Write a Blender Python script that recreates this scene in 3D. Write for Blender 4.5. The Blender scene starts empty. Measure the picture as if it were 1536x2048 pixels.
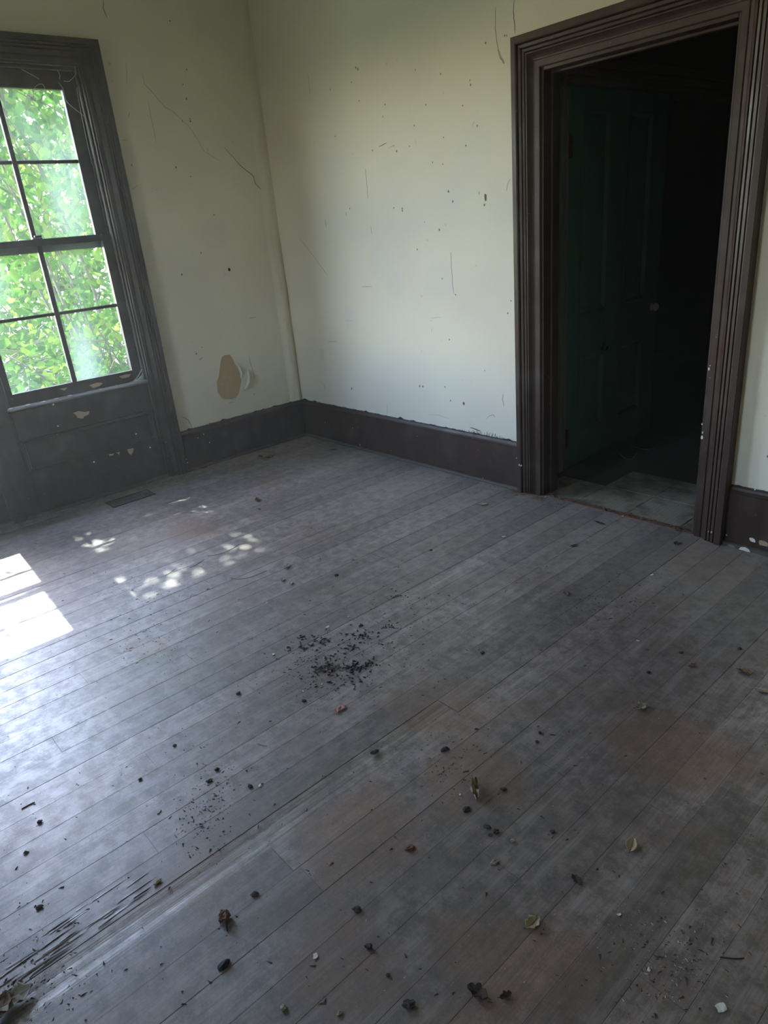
import bpy, bmesh, math, random
import numpy as np
from mathutils import Vector, Matrix, Euler, noise as mnoise

random.seed(7)
rng = np.random.default_rng(7)
scene = bpy.context.scene
COL = scene.collection

# ------------------------------------------------------------------ camera, sky, sun, exposure
F_PX, W_PX, H_PX = 1377.54, 1536, 2048
CAM_ROT = Euler((1.17708, 0.08880, 0.84110), 'XYZ')
CAM_LOC = Vector((4.697, -3.1409, 1.55))
cam_data = bpy.data.cameras.new('camera')
cam_data.sensor_fit = 'HORIZONTAL'
cam_data.sensor_width = 36.0
cam_data.lens = F_PX * 36.0 / W_PX
cam_data.clip_start = 0.02
cam = bpy.data.objects.new('camera', cam_data)
cam.location, cam.rotation_euler = CAM_LOC, CAM_ROT
COL.objects.link(cam)
scene.camera = cam

world = bpy.data.worlds.new('world')
scene.world = world
world.use_nodes = True
wn = world.node_tree
wn.nodes.clear()
w_out = wn.nodes.new('ShaderNodeOutputWorld')
w_bg = wn.nodes.new('ShaderNodeBackground')
w_sky = wn.nodes.new('ShaderNodeTexSky')
w_sky.sky_type = 'NISHITA'
w_sky.sun_disc = False
w_sky.sun_elevation = math.radians(53.8)
w_sky.sun_rotation = math.radians(-90)
w_sky.air_density = 1.2
w_sky.dust_density = 0.6
w_sky.ozone_density = 2.0
w_bg.inputs['Strength'].default_value = 0.55
w_hs = wn.nodes.new('ShaderNodeHueSaturation')
w_hs.inputs['Saturation'].default_value = 0.92
wn.links.new(w_sky.outputs[0], w_hs.inputs['Color'])
w_mul = wn.nodes.new('ShaderNodeMix')
w_mul.data_type, w_mul.blend_type = 'RGBA', 'MULTIPLY'
w_mul.inputs[0].default_value = 1.0
w_mul.inputs[7].default_value = (1.15, 0.96, 1.03, 1)
wn.links.new(w_hs.outputs[0], w_mul.inputs[6])
wn.links.new(w_mul.outputs[2], w_bg.inputs['Color'])
wn.links.new(w_bg.outputs[0], w_out.inputs['Surface'])

sun_data = bpy.data.lights.new('sun', 'SUN')
sun_data.energy = 5.0
sun_data.angle = math.radians(0.53)
sun_data.color = (1.0, 0.95, 0.88)
sun = bpy.data.objects.new('sun', sun_data)
sun.location = (-6, 0.5, 9)
sun.rotation_euler = Vector((1.0, -0.063, -1.367)).to_track_quat('-Z', 'Y').to_euler()
COL.objects.link(sun)

# light portals: they only guide sampling of the sky through the window pair and the added fill window
for px, py in ((-0.22, -1.71), (-0.22, -2.76), (2.06, -5.12)):
    ld = bpy.data.lights.new('window_portal', 'AREA')
    ld.shape, ld.size, ld.size_y = 'RECTANGLE', 0.95, 1.9
    ld.cycles.is_portal = True
    lo = bpy.data.objects.new('window_portal', ld)
    lo.location = (px, py, 1.66)
    lo.rotation_euler = Vector((1, 0, 0) if px < 0 else (0, 1, 0)).to_track_quat('-Z', 'Y').to_euler()
    COL.objects.link(lo)

vs = scene.view_settings
vs.view_transform, vs.look = 'Standard', 'None'
vs.exposure, vs.gamma = 3.34, 1.0
vs.use_curve_mapping = False
scene.cycles.max_bounces = 8
scene.cycles.diffuse_bounces = 7
scene.cycles.glossy_bounces = 3
scene.cycles.adaptive_threshold = 0.07
scene.cycles.use_light_tree = False
scene.cycles.transparent_max_bounces = 12
scene.cycles.caustics_reflective = False
scene.cycles.caustics_refractive = False
scene.cycles.sample_clamp_indirect = 6.0

# ------------------------------------------------------------------ small helpers
CAM_M = CAM_ROT.to_matrix()
def onplane(u, v, axis, val):
    """point of the plane axis=val that the photograph shows at pixel (u, v)"""
    q = CAM_M @ Vector(((u - W_PX / 2) / F_PX, -(v - H_PX / 2) / F_PX, -1.0))
    t = (val - CAM_LOC[axis]) / q[axis]
    return CAM_LOC + q * t
def fl(u, v, z=0.0): return onplane(u, v, 2, z)

def tag(o, label=None, cat=None, group=None, kind=None):
    if label: o['label'] = label
    if cat: o['category'] = cat
    if group: o['group'] = group
    if kind: o['kind'] = kind
    return o

def empty(name, loc=(0, 0, 0), rz=0.0, parent=None):
    o = bpy.data.objects.new(name, None)
    o.empty_display_size = 0.05
    COL.objects.link(o)
    o.location = loc
    o.rotation_euler = (0, 0, rz)
    if parent: o.parent = parent
    return o

def obj(name, me, mat, parent=None, smooth=False):
    if isinstance(me, bmesh.types.BMesh):
        bm = me
        me = bpy.data.meshes.new(name)
        bmesh.ops.recalc_face_normals(bm, faces=bm.faces)
        bm.to_mesh(me); bm.free()
    if mat and not me.materials: me.materials.append(mat)
    if smooth: me.polygons.foreach_set('use_smooth', [True] * len(me.polygons))
    o = bpy.data.objects.new(name, me)
    COL.objects.link(o)
    if parent: o.parent = parent
    return o

def pyd(name, verts, faces, mat, parent=None, smooth=False, normals=True):
    me = bpy.data.meshes.new(name)
    me.from_pydata([tuple(v) for v in verts], [], faces)
    me.update()
    if normals:
        bm = bmesh.new(); bm.from_mesh(me)
        bmesh.ops.recalc_face_normals(bm, faces=bm.faces)
        bm.to_mesh(me); bm.free()
    return obj(name, me, mat, parent, smooth)

def bx(bm, x0, x1, y0, y1, z0, z1, bev=0.0):
    r = bmesh.ops.create_cube(bm, size=1.0)
    vs_ = r['verts']
    for v in vs_:
        v.co = Vector(((x0 + x1) / 2 + v.co.x * (x1 - x0), (y0 + y1) / 2 + v.co.y * (y1 - y0), (z0 + z1) / 2 + v.co.z * (z1 - z0)))
    if bev > 0:
        es = list({e for v in vs_ for e in v.link_edges})
        bmesh.ops.bevel(bm, geom=es, offset=bev, segments=1, affect='EDGES', profile=0.5)

def box(name, x0, x1, y0, y1, z0, z1, mat, parent=None, bev=0.0):
    bm = bmesh.new()
    bx(bm, min(x0, x1), max(x0, x1), min(y0, y1), max(y0, y1), min(z0, z1), max(z0, z1), bev)
    return obj(name, bm, mat, parent)

def loft(name, rings, mat, parent=None, closed_profile=True, smooth=False, caps=True):
    n = len(rings[0]); verts = [p for r in rings for p in r]; faces = []
    m = n if closed_profile else n - 1
    for i in range(len(rings) - 1):
        for j in range(m):
            a, b = i * n + j, i * n + (j + 1) % n
            faces.append((a, b, b + n, a + n))
    if caps and closed_profile:
        faces.append(tuple(range(n))); faces.append(tuple((len(rings) - 1) * n + j for j in range(n)))
    return pyd(name, verts, faces, mat, parent, smooth)

def tube_geo(pts, r, sides=5, taper=None):
    pts = [Vector(p) for p in pts]; verts, faces = [], []
    for i, p in enumerate(pts):
        t = (pts[min(i + 1, len(pts) - 1)] - pts[max(i - 1, 0)])
        t = t.normalized() if t.length > 1e-9 else Vector((0, 0, 1))
        a = t.cross(Vector((0.31, 0.17, 0.93)))
        if a.length < 1e-4: a = t.cross(Vector((1, 0, 0)))
        a.normalize(); b = t.cross(a)
        rr = r if taper is None else r + (taper - r) * i / max(1, len(pts) - 1)
        for k in range(sides):
            an = 2 * math.pi * k / sides
            verts.append(p + a * math.cos(an) * rr + b * math.sin(an) * rr)
    for i in range(len(pts) - 1):
        for k in range(sides):
            q, s = i * sides + k, i * sides + (k + 1) % sides
            faces.append((q, s, s + sides, q + sides))
    faces.append(tuple(range(sides))); faces.append(tuple((len(pts) - 1) * sides + k for k in range(sides)))
    return verts, faces

def tube(name, pts, r, mat, parent=None, sides=5, taper=None):
    v, f = tube_geo(pts, r, sides, taper)
    return pyd(name, v, f, mat, parent, smooth=True)

def smooth_path(pts, n=6):
    pts = [Vector(p) for p in pts]
    out = []
    for i in range(len(pts) - 1):
        p0, p1, p2, p3 = pts[max(i - 1, 0)], pts[i], pts[i + 1], pts[min(i + 2, len(pts) - 1)]
        for k in range(n):
            t = k / n
            out.append(0.5 * ((2 * p1) + (p2 - p0) * t + (2 * p0 - 5 * p1 + 4 * p2 - p3) * t * t + (3 * p1 - p0 - 3 * p2 + p3) * t ** 3))
    out.append(pts[-1])
    return out

# ------------------------------------------------------------------ node helpers and materials
class NT:
    def __init__(self, name):
        self.m = bpy.data.materials.new(name); self.m.use_nodes = True
        self.t = self.m.node_tree; self.t.nodes.clear()
        self.out = self.t.nodes.new('ShaderNodeOutputMaterial')
    def n(self, typ, **kw):
        nd = self.t.nodes.new(typ)
        for k, v in kw.items(): setattr(nd, k, v)
        return nd
    def l(self, a, b): self.t.links.new(a, b)
    def setin(self, nd, name, val):
        s = nd.inputs[name]
        if hasattr(val, 'is_output') or isinstance(val, bpy.types.NodeSocket): self.l(val, s)
        else: s.default_value = val
    def pos(self):
        if not hasattr(self, '_pos'): self._pos = self.n('ShaderNodeNewGeometry').outputs['Position']
        return self._pos
    def mapping(self, scale, loc=(0, 0, 0), vec=None):
        mp = self.n('ShaderNodeMapping'); mp.inputs['Scale'].default_value = scale; mp.inputs['Location'].default_value = loc
        self.l(vec or self.pos(), mp.inputs['Vector']); return mp.outputs[0]
    def noise(self, scale, detail=4, rough=0.55, vec=None, dist=0.0):
        nd = self.n('ShaderNodeTexNoise')
        nd.inputs['Scale'].default_value = scale; nd.inputs['Detail'].default_value = detail
        nd.inputs['Roughness'].default_value = rough; nd.inputs['Distortion'].default_value = dist
        self.l(vec or self.pos(), nd.inputs['Vector']); return nd.outputs['Fac']
    def math(self, op, a, b=0.0, c=None, clamp=False):
        nd = self.n('ShaderNodeMath', operation=op); nd.use_clamp = clamp
        self.setin(nd, 0, a); self.setin(nd, 1, b)
        if c is not None: self.setin(nd, 2, c)
        return nd.outputs[0]
    def ramp(self, fac, lo, hi, a=0.0, b=1.0):
        nd = self.n('ShaderNodeMapRange'); nd.interpolation_type = 'SMOOTHSTEP'
        self.l(fac, nd.inputs['Value'])
        nd.inputs['From Min'].default_value = lo; nd.inputs['From Max'].default_value = hi
        nd.inputs['To Min'].default_value = a; nd.inputs['To Max'].default_value = b
        return nd.outputs[0]
    def mix(self, fac, a, b, blend='MIX'):
        nd = self.n('ShaderNodeMix', data_type='RGBA'); nd.blend_type = blend
        self.setin(nd, 0, fac)
        for i, v in ((6, a), (7, b)):
            if isinstance(v, bpy.types.NodeSocket): self.l(v, nd.inputs[i])
            else: nd.inputs[i].default_value = (*v, 1.0)
        return nd.outputs[2]
    def spots(self, pts, wob=0.35, wscale=7.0):
        """soft mask of irregular stains round fixed places: [(x, y, z, radius)]"""
        total = None
        nz = self.noise(wscale, 3, 0.6)
        for (x, y, z, r) in pts:
            d = self.n('ShaderNodeVectorMath', operation='DISTANCE')
            self.l(self.pos(), d.inputs[0]); d.inputs[1].default_value = (x, y, z)
            q = self.math('DIVIDE', d.outputs['Value'], r)
            q = self.math('ADD', q, self.math('MULTIPLY', self.math('SUBTRACT', nz, 0.5), wob * 4))
            s = self.ramp(q, 0.55, 1.05, 1.0, 0.0)
            total = s if total is None else self.math('MAXIMUM', total, s)
        return total
    def bsdf(self, color, rough, bump=None, bstr=0.2, bdist=0.002, spec=0.5, metal=0.0):
        p = self.n('ShaderNodeBsdfPrincipled')
        self.setin(p, 'Base Color', color if isinstance(color, bpy.types.NodeSocket) else (*color, 1.0))
        self.setin(p, 'Roughness', rough); p.inputs['Specular IOR Level'].default_value = spec
        p.inputs['Metallic'].default_value = metal
        if bump is not None:
            b = self.n('ShaderNodeBump'); b.inputs['Strength'].default_value = bstr; b.inputs['Distance'].default_value = bdist
            self.l(bump, b.inputs['Height']); self.l(b.outputs[0], p.inputs['Normal'])
        self.l(p.outputs[0], self.out.inputs['Surface'])
        return p

def simple(name, col, rough=0.6, var=0.15, scale=30.0, spec=0.4, bstr=0.15, metal=0.0):
    t = NT(name)
    nz = t.noise(scale, 2 if bstr else 0, 0.6)
    c = t.mix(nz, tuple(max(0, c * (1 - var)) for c in col), tuple(min(1, c * (1 + var)) for c in col))
    t.bsdf(c, rough, nz if bstr else None, bstr, 0.002, spec, metal)
    return t.m

# wall plaster under old cream paint
def wall_material(name, patches, base=(0.70, 0.66, 0.54)):
    t = NT(name)
    big = t.noise(1.6, 1, 0.5); mid = t.noise(9, 3, 0.6)
    c = t.mix(t.ramp(big, 0.35, 0.65), base, tuple(x * y for x, y in zip(base, (0.94, 0.93, 0.95))))
    c = t.mix(t.math('MULTIPLY', t.ramp(mid, 0.5, 0.75), 0.25), c, (0.64, 0.63, 0.54))
    if patches:
        c = t.mix(t.math('MULTIPLY', t.spots(patches, 0.3, 9.0), 0.55), c, (0.625, 0.605, 0.55))
    dirt = t.ramp(t.noise(26, 2, 0.5), 0.70, 0.76)
    c = t.mix(t.math('MULTIPLY', dirt, 0.35), c, (0.36, 0.35, 0.30))
    t.bsdf(c, 0.62, t.noise(11, 1, 0.5), 0.22, 0.004, 0.35)
    return t.m

def pp(u, v, ax, val, r):
    p = onplane(u, v, ax, val); return (p.x, p.y, p.z, r)
M_WALL_BACK = wall_material('cream_paint_door_wall', [pp(945, 300, 1, 0, .17), pp(905, 385, 1, 0, .12), pp(765, 520, 1, 0, .15),
    pp(660, 340, 1, 0, .12), pp(790, 570, 1, 0, .10), pp(880, 560, 1, 0, .14), pp(700, 640, 1, 0, .10)])
M_WALL_LEFT = wall_material('cream_paint_window_wall', [pp(430, 470, 0, 0, .13), pp(400, 330, 0, 0, .10), pp(560, 760, 0, 0, .08)], (0.69, 0.655, 0.53))
M_WALL = simple('cream_paint', (0.69, 0.655, 0.53), 0.65, 0.05, 3, bstr=0)
M_CEIL = simple('ceiling_paint', (0.72, 0.69, 0.59), 0.8, 0.06, 3, bstr=0)

# brown trim paint
def trim_material(name, base, chips=0.0, rough=0.42):
    t = NT(name)
    g = t.noise(14, 2, 0.6, t.mapping((1, 1, 0.25)))
    c = t.mix(t.ramp(g, 0.3, 0.7), base, tuple(x * 1.35 for x in base))
    dust = t.ramp(t.noise(5, 2, 0.65), 0.5, 0.75)
    c = t.mix(t.math('MULTIPLY', dust, 0.18), c, (0.16, 0.15, 0.13))
    sp = t.ramp(t.noise(70, 1, 0.4), 0.79, 0.81)
    c = t.mix(t.math('MULTIPLY', sp, 0.6), c, (0.30, 0.29, 0.24))
    r = t.ramp(g, 0.3, 0.7, rough - 0.07, rough + 0.13)
    t.bsdf(c, r, g, 0.25, 0.0015, 0.3)
    return t.m
M_TRIM = trim_material('dark_brown_trim_paint', (0.036, 0.0205, 0.0150))
M_TRIM_WIN = trim_material('dark_brown_window_paint', (0.034, 0.025, 0.018))
M_SILL = trim_material('worn_sill_paint', (0.115, 0.112, 0.105), rough=0.34)
M_TRIM_HALL = trim_material('lightened_hall_trim', (0.085, 0.062, 0.045), rough=0.6)  # trim brown made lighter so the bar shows in the dim hall
M_HALL = simple('unlit_hall_dark', (0.018, 0.016, 0.013), 0.7, 0.2, 5, bstr=0)  # near-black colour stands in for the hall's lack of light
M_DARK = simple('grime', (0.012, 0.010, 0.008), 0.85)
M_MARK = simple('wall_mark_grime', (0.16, 0.15, 0.13), 0.85)
M_FAINT = simple('faint_wall_crack', (0.42, 0.40, 0.34), 0.85)  # pale tone of the faint cracks and scratches
M_WHITE = simple('white_paint_chip', (0.62, 0.60, 0.55), 0.6)
M_TAN = simple('bare_tan_plaster', (0.44, 0.33, 0.19), 0.8, 0.12, 25)
M_TANWOOD = simple('bare_wood_patch', (0.34, 0.26, 0.16), 0.7)
M_PAPER = simple('peeling_paper', (0.60, 0.58, 0.49), 0.7, 0.08, 30)
M_IRON = simple('rusty_iron', (0.05, 0.042, 0.036), 0.5, 0.3, 40, 0.5, 0.3, 0.5)

# worn painted floor boards
def floor_material(name, light=False):
    t = NT(name)
    oi = t.n('ShaderNodeObjectInfo').outputs['Random']
    grain = t.noise(1.0, 2, 0.65, t.mapping((150, 5, 60)))
    blot = t.noise(3.2, 3, 0.6); med = t.noise(16, 4, 0.75)
    streak = t.noise(1.0, 3, 0.65, t.mapping((26, 2.2, 1), (2, 6, 0)))
    a, b = ((0.27, 0.235, 0.195), (0.085, 0.074, 0.066)) if light else ((0.235, 0.187, 0.190), (0.070, 0.053, 0.051))
    c = t.mix(t.ramp(med, 0.36, 0.64), b, a)
    c = t.mix(t.math('MULTIPLY', t.ramp(blot, 0.47, 0.62), 0.55), c, (0.105, 0.066, 0.054))
    c = t.mix(t.math('MULTIPLY', t.ramp(streak, 0.52, 0.66), 0.55), c, (0.27, 0.235, 0.235))
    c = t.mix(t.math('MULTIPLY', t.ramp(streak, 0.44, 0.32), 0.5), c, (0.040, 0.031, 0.029))
    # rust-brown stains that the boards carry
    st = t.spots([(3.30, -1.80, 0, .19), (3.57, -1.97, 0, .19), (4.02, -2.35, 0, .20), (3.75, -2.6, 0, .16), (3.28, -2.74, 0, .13),
                  (1.05, -1.60, 0, .20), (2.10, -2.33, 0, .12), (2.72, -3.0, 0, .24), (3.95, -1.45, 0, .22), (3.50, -0.25, 0, .22), (0.75, -0.85, 0, .11), (3.5, -2.35, 0, .2)], 0.45, 6)
    c = t.mix(t.math('MULTIPLY', st, 0.6), c, (0.160, 0.074, 0.044))
    g = t.ramp(grain, 0.38, 0.62)
    c = t.mix(t.math('MULTIPLY', t.math('SUBTRACT', 1.0, g), 0.6 if light else 0.4), c, (0.040, 0.032, 0.029))
    # wispy pale scratches
    for sc_, th, w, loc in ((17, 0.010, 0.30, (0, 0, 0)), (41, 0.014, 0.28, (7, 2, 0))):
        nn = t.noise(sc_, 3, 0.6, t.mapping((1, 1, 1), loc))
        ln = t.ramp(t.math('ABSOLUTE', t.math('SUBTRACT', nn, 0.5)), 0.0, th, 1.0, 0.0)
        c = t.mix(t.math('MULTIPLY', ln, w), c, (0.27, 0.24, 0.23))
    # dusty border along the two walls
    sx = t.n('ShaderNodeSeparateXYZ'); t.l(t.pos(), sx.inputs[0])
    edge = t.math('MAXIMUM', t.ramp(sx.outputs['Y'], -1.05, -0.35), t.ramp(sx.outputs['X'], 0.55, 0.12))
    c = t.mix(t.math('MULTIPLY', edge, t.ramp(med, 0.3, 0.7, 0.3, 0.8)), c, (0.185, 0.152, 0.118))
    br = t.n('ShaderNodeHueSaturation'); t.l(c, br.inputs['Color']); t.l(t.ramp(oi, 0, 1, 0.75, 1.25), br.inputs['Value'])
    rg = t.math('ADD', t.ramp(med, 0.34, 0.66, 0.54, 0.42), t.math('MULTIPLY', edge, 0.30), clamp=True)
    h = t.math('ADD', t.math('MULTIPLY', grain, 1.0 if light else 0.6), t.math('MULTIPLY', t.noise(30, 2, 0.7), 0.6))
    p = t.bsdf(br.outputs[0], rg, h, 0.6 if light else 0.4, 0.0022, 1.0)
    p.inputs['Coat Weight'].default_value = 1.0; t.l(rg, p.inputs['Coat Roughness'])
    return t.m
M_FLOOR = floor_material('worn_grey_floor_paint')
M_FLOOR_WORN = floor_material('bare_weathered_floor_board', True)

# dusty window glass
def glass_material():
    t = NT('dusty_window_glass')
    d = t.noise(3.0, 1, 0.6, t.mapping((1, 1, 0.35)))
    fac = t.ramp(d, 0.38, 0.70, 0.03, 0.20)
    tr = t.n('ShaderNodeBsdfTransparent'); tr.inputs['Color'].default_value = (0.88, 0.94, 0.91, 1)
    df = t.n('ShaderNodeBsdfDiffuse'); df.inputs['Color'].default_value = (0.55, 0.60, 0.57, 1)
    tl = t.n('ShaderNodeBsdfTranslucent'); tl.inputs['Color'].default_value = (0.36, 0.46, 0.40, 1)
    m1 = t.n('ShaderNodeMixShader'); m1.inputs[0].default_value = 0.7
    t.l(df.outputs[0], m1.inputs[1]); t.l(tl.outputs[0], m1.inputs[2])
    m2 = t.n('ShaderNodeMixShader'); t.l(fac, m2.inputs[0]); t.l(tr.outputs[0], m2.inputs[1]); t.l(m1.outputs[0], m2.inputs[2])
    gl = t.n('ShaderNodeBsdfGlossy'); gl.inputs['Roughness'].default_value = 0.04
    m3 = t.n('ShaderNodeMixShader'); m3.inputs[0].default_value = 0.05
    t.l(m2.outputs[0], m3.inputs[1]); t.l(gl.outputs[0], m3.inputs[2]); t.l(m3.outputs[0], t.out.inputs['Surface'])
    return t.m
M_GLASS = glass_material()

def leaf_material():
    t = NT('backlit_green_leaf')
    at = t.n('ShaderNodeVertexColor'); at.layer_name = 'Col'
    df = t.n('ShaderNodeBsdfDiffuse'); tl = t.n('ShaderNodeBsdfTranslucent')
    t.l(at.outputs['Color'], df.inputs['Color']); t.l(at.outputs['Color'], tl.inputs['Color'])
    mx = t.n('ShaderNodeMixShader'); mx.inputs[0].default_value = 0.5
    t.l(df.outputs[0], mx.inputs[1]); t.l(tl.outputs[0], mx.inputs[2]); t.l(mx.outputs[0], t.out.inputs['Surface'])
    return t.m
M_LEAF = leaf_material()
M_BARK = simple('grey_brown_bark', (0.10, 0.085, 0.065), 0.9, 0.3, 20)
M_VINE = simple('dry_brown_vine', (0.09, 0.055, 0.038), 0.8)
M_TENDRIL = simple('pale_dry_tendril', (0.38, 0.36, 0.28), 0.8)
M_WEB = simple('dusty_cobweb', (0.55, 0.58, 0.53), 0.9)
M_GROUND = simple('rough_grass_ground', (0.16, 0.17, 0.10), 0.9, 0.3, 3, bstr=0)

# green door paint
t = NT('dark_green_door_paint')
nz = t.noise(6, 4, 0.6); t.bsdf(t.mix(nz, (0.030, 0.125, 0.090), (0.045, 0.165, 0.120)), 0.5, t.noise(40, 3), 0.15, 0.002, 0.4)
M_DOOR = t.m
M_EDGE = simple('pale_door_edge', (0.13, 0.15, 0.12), 0.6)
M_KNOB = simple('white_ceramic_knob', (0.55, 0.55, 0.52), 0.25, 0.05, 20, 0.5, 0.02)
t = NT('old_linoleum')
sx = t.n('ShaderNodeTexWave'); sx.wave_type = 'BANDS'; sx.bands_direction = 'X'; sx.inputs['Scale'].default_value = 14; sx.inputs['Distortion'].default_value = 1.5; sx.inputs['Detail'].default_value = 3
t.l(t.pos(), sx.inputs['Vector'])
cl = t.mix(t.math('MULTIPLY', t.ramp(sx.outputs['Fac'], 0.0, 0.25, 1, 0), 0.4), (0.27, 0.25, 0.19), (0.15, 0.13, 0.09))
cl = t.mix(t.math('MULTIPLY', t.ramp(t.noise(7, 5, 0.65), 0.42, 0.65), 0.75), cl, (0.085, 0.068, 0.045))
t.bsdf(cl, 0.6, t.noise(30, 3), 0.2, 0.002, 0.4)
M_LINO = t.m
M_HALLFLOOR = simple('dirty_hall_boards', (0.060, 0.050, 0.036), 0.75, 0.3, 8)

# dry things on the floor
M_DRY = [simple('dry_leaf_tan', (0.34, 0.27, 0.17), 0.75, 0.3, 60), simple('dry_leaf_brown', (0.15, 0.095, 0.055), 0.75, 0.3, 60),
         simple('dry_leaf_grey', (0.26, 0.23, 0.18), 0.8, 0.25, 60), simple('dry_leaf_dark', (0.05, 0.036, 0.026), 0.8, 0.3, 60)]
M_PELLET = [simple('black_pellet', (0.014, 0.012, 0.013), 0.6), simple('brown_pellet', (0.07, 0.048, 0.034), 0.8)]
M_CLOD = simple('dark_dirt_clod', (0.055, 0.045, 0.036), 0.9, 0.35, 120)
M_CRUMB = simple('floor_crumbs', (0.07, 0.058, 0.046), 0.9, 0.4, 90)
M_REDWOOD = simple('reddish_wood_chunk', (0.14, 0.066, 0.042), 0.8, 0.35, 80)
M_RED = simple('faded_red_scrap', (0.34, 0.14, 0.12), 0.7)
M_SPLINTER = simple('splintered_grey_wood', (0.27, 0.24, 0.21), 0.8, 0.3, 80)

# ------------------------------------------------------------------ dimensions
RX, RY, RZ = 5.7, -4.9, 3.35              # room: x 0..RX, y RY..0, z 0..RZ
DL, DR, DT = 2.395, 3.3125, 2.172         # door casing inner edges
WR, WL, WT = -1.24, -2.158, 2.585         # right window: casing inner edge, mullion, head
PAIR = -1.0735                            # shift from the right to the left window of the pair
WB = 0.297                                # baseboard height
WTH = 0.20
FWX = 1.60                                # edge of the unseen window added behind the camera for fill light

def struct(o): o['kind'] = 'structure'; return o

# ------------------------------------------------------------------ floor boards
PITCH = 0.1087
xs = [2.927, 3.033, 3.137, 3.252, 3.351, 3.461, 3.568, 3.678, 3.779, 3.900, 4.008, 4.117, 4.231, 4.339]
while xs[0] > 0.02: xs.insert(0, xs[0] - PITCH)
while xs[-1] < RX: xs.append(xs[-1] + PITCH)
floor = struct(box('floor', -0.02, RX, RY, 0.02, -0.06, -0.022, M_DARK))
worn_x = 3.252
def plank(x0, x1, y0, y1, dz, tilt, worn):
    g = 0.0002
    x0 += g; x1 -= g; y0 += 0.0003; y1 -= 0.0003
    b = 0.0009
    prof = [(x0, -0.02), (x0, dz - b + tilt), (x0 + b, dz + tilt)]
    if worn:   # hollowed by wear
        for k in range(1, 6):
            f = k / 6; prof.append((x0 + (x1 - x0) * f, dz - 0.0022 * math.sin(math.pi * f) + (0.0006 if k % 2 else 0)))
    prof += [(x1 - b, dz - tilt), (x1, dz - b - tilt), (x1, -0.02)]
    ny = 2
    rings = [[Vector((px, y0 + (y1 - y0) * k / (ny - 1), pz)) for px, pz in prof] for k in range(ny)]
    return loft('plank', rings, M_FLOOR_WORN if worn else M_FLOOR, floor)
fixed_joint = {3.9: [-1.56], 2.055: [-2.62]}
for i in range(len(xs) - 1):
    x0, x1 = max(xs[i], 0.0), xs[i + 1]
    if x1 - x0 < 0.02: continue
    worn = abs(xs[i] - worn_x) < 0.01
    cuts = [0.0]
    y = -random.uniform(0.9, 3.4)
    for kx, ky in fixed_joint.items():
        if abs(xs[i] - kx) < 0.03: y = ky[0]
    if worn: y = -1.78
    while y > RY + 0.3:
        cuts.append(y); y -= random.uniform(2.2, 3.6)
    cuts.append(RY)
    for a, b in zip(cuts[:-1], cuts[1:]):
        wn_ = worn and a < -1.5
        plank(x0, x1, b, a, -0.0022 if wn_ else random.uniform(-0.0005, 0.0003), random.uniform(-0.0005, 0.0005), wn_)

# ------------------------------------------------------------------ walls, ceiling
wl = struct(box('wall_left', -WTH, 0, WR, 0.14, 0, RZ, M_WALL_LEFT))
wl2 = struct(box('wall_left', -WTH, 0, RY - 0.14, WL + PAIR - 0.01, 0, RZ, M_WALL_LEFT))
wl3 = struct(box('wall_left', -WTH, 0, WL + PAIR - 0.01, WR, WT, RZ, M_WALL_LEFT))
for o in (wl2, wl3): o.parent = wl; o.name = 'wall_section'; del o['kind']
wb = struct(box('wall_back', 0, DL, 0, 0.115, 0, RZ, M_WALL_BACK))
wb2 = box('wall_section', DR, RX, 0, 0.115, 0, RZ, M_WALL_BACK, wb)
wb3 = box('wall_section', DL, DR, 0, 0.115, DT, RZ, M_WALL_BACK, wb)
struct(box('wall_right', RX, RX + 0.14, RY - 0.14, 0.14, 0, RZ, M_WALL))
wf = struct(box('wall_front', -WTH, FWX, RY - WTH, RY, 0, RZ, M_WALL))
box('wall_section', FWX + 0.918, RX, RY - WTH, RY, 0, RZ, M_WALL, wf)
box('wall_section', FWX, FWX + 0.918, RY - WTH, RY, WT, RZ, M_WALL, wf)
struct(box('ceiling', -WTH, RX + 0.14, RY - 0.14, 4.4, RZ, RZ + 0.12, M_CEIL))

# ------------------------------------------------------------------ mouldings
CASE = [(0, 0), (0, .016), (.004, .021), (.030, .022), (.034, .018), (.040, .019), (.050, .025), (.058, .034), (.063, .041), (.068, .041),
        (.071, .034), (.075, .042), (.085, .045), (.089, .038), (.093, .046), (.105, .049), (.109, .041), (.113, .054), (.119, .057), (.143, .057), (.146, .053), (.146, 0)]
def casing_frame(prefix, place, a0, a1, top, width, parent, mat, left=True, right=True, close_left=None):
    """moulded casing round an opening from a0 to a1 (a grows to the right as seen from the room), mitred at the head"""
    s = width / 0.146
    def ring(kind, a, z0):
        out = []
        for w, p in CASE:
            w *= s
            if kind == 'L': out.append(place(a - w, z0 if z0 is not None else top + w, p))
            elif kind == 'R': out.append(place(a + w, z0 if z0 is not None else top + w, p))
        return out
    if left: loft('side_casing', [ring('L', a0, 0.0), ring('L', a0, None)], mat, parent)
    if right: loft('side_casing', [ring('R', a1, 0.0), ring('R', a1, None)], mat, parent)
    def hd(a, sgn): return [place(a + sgn * w * s, top + w * s, p) for w, p in CASE]
    loft('head_casing', [hd(a0, -1) if left else hd(a0, 0), hd(a1, 1) if right else hd(a1, 0)], mat, parent)

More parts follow.
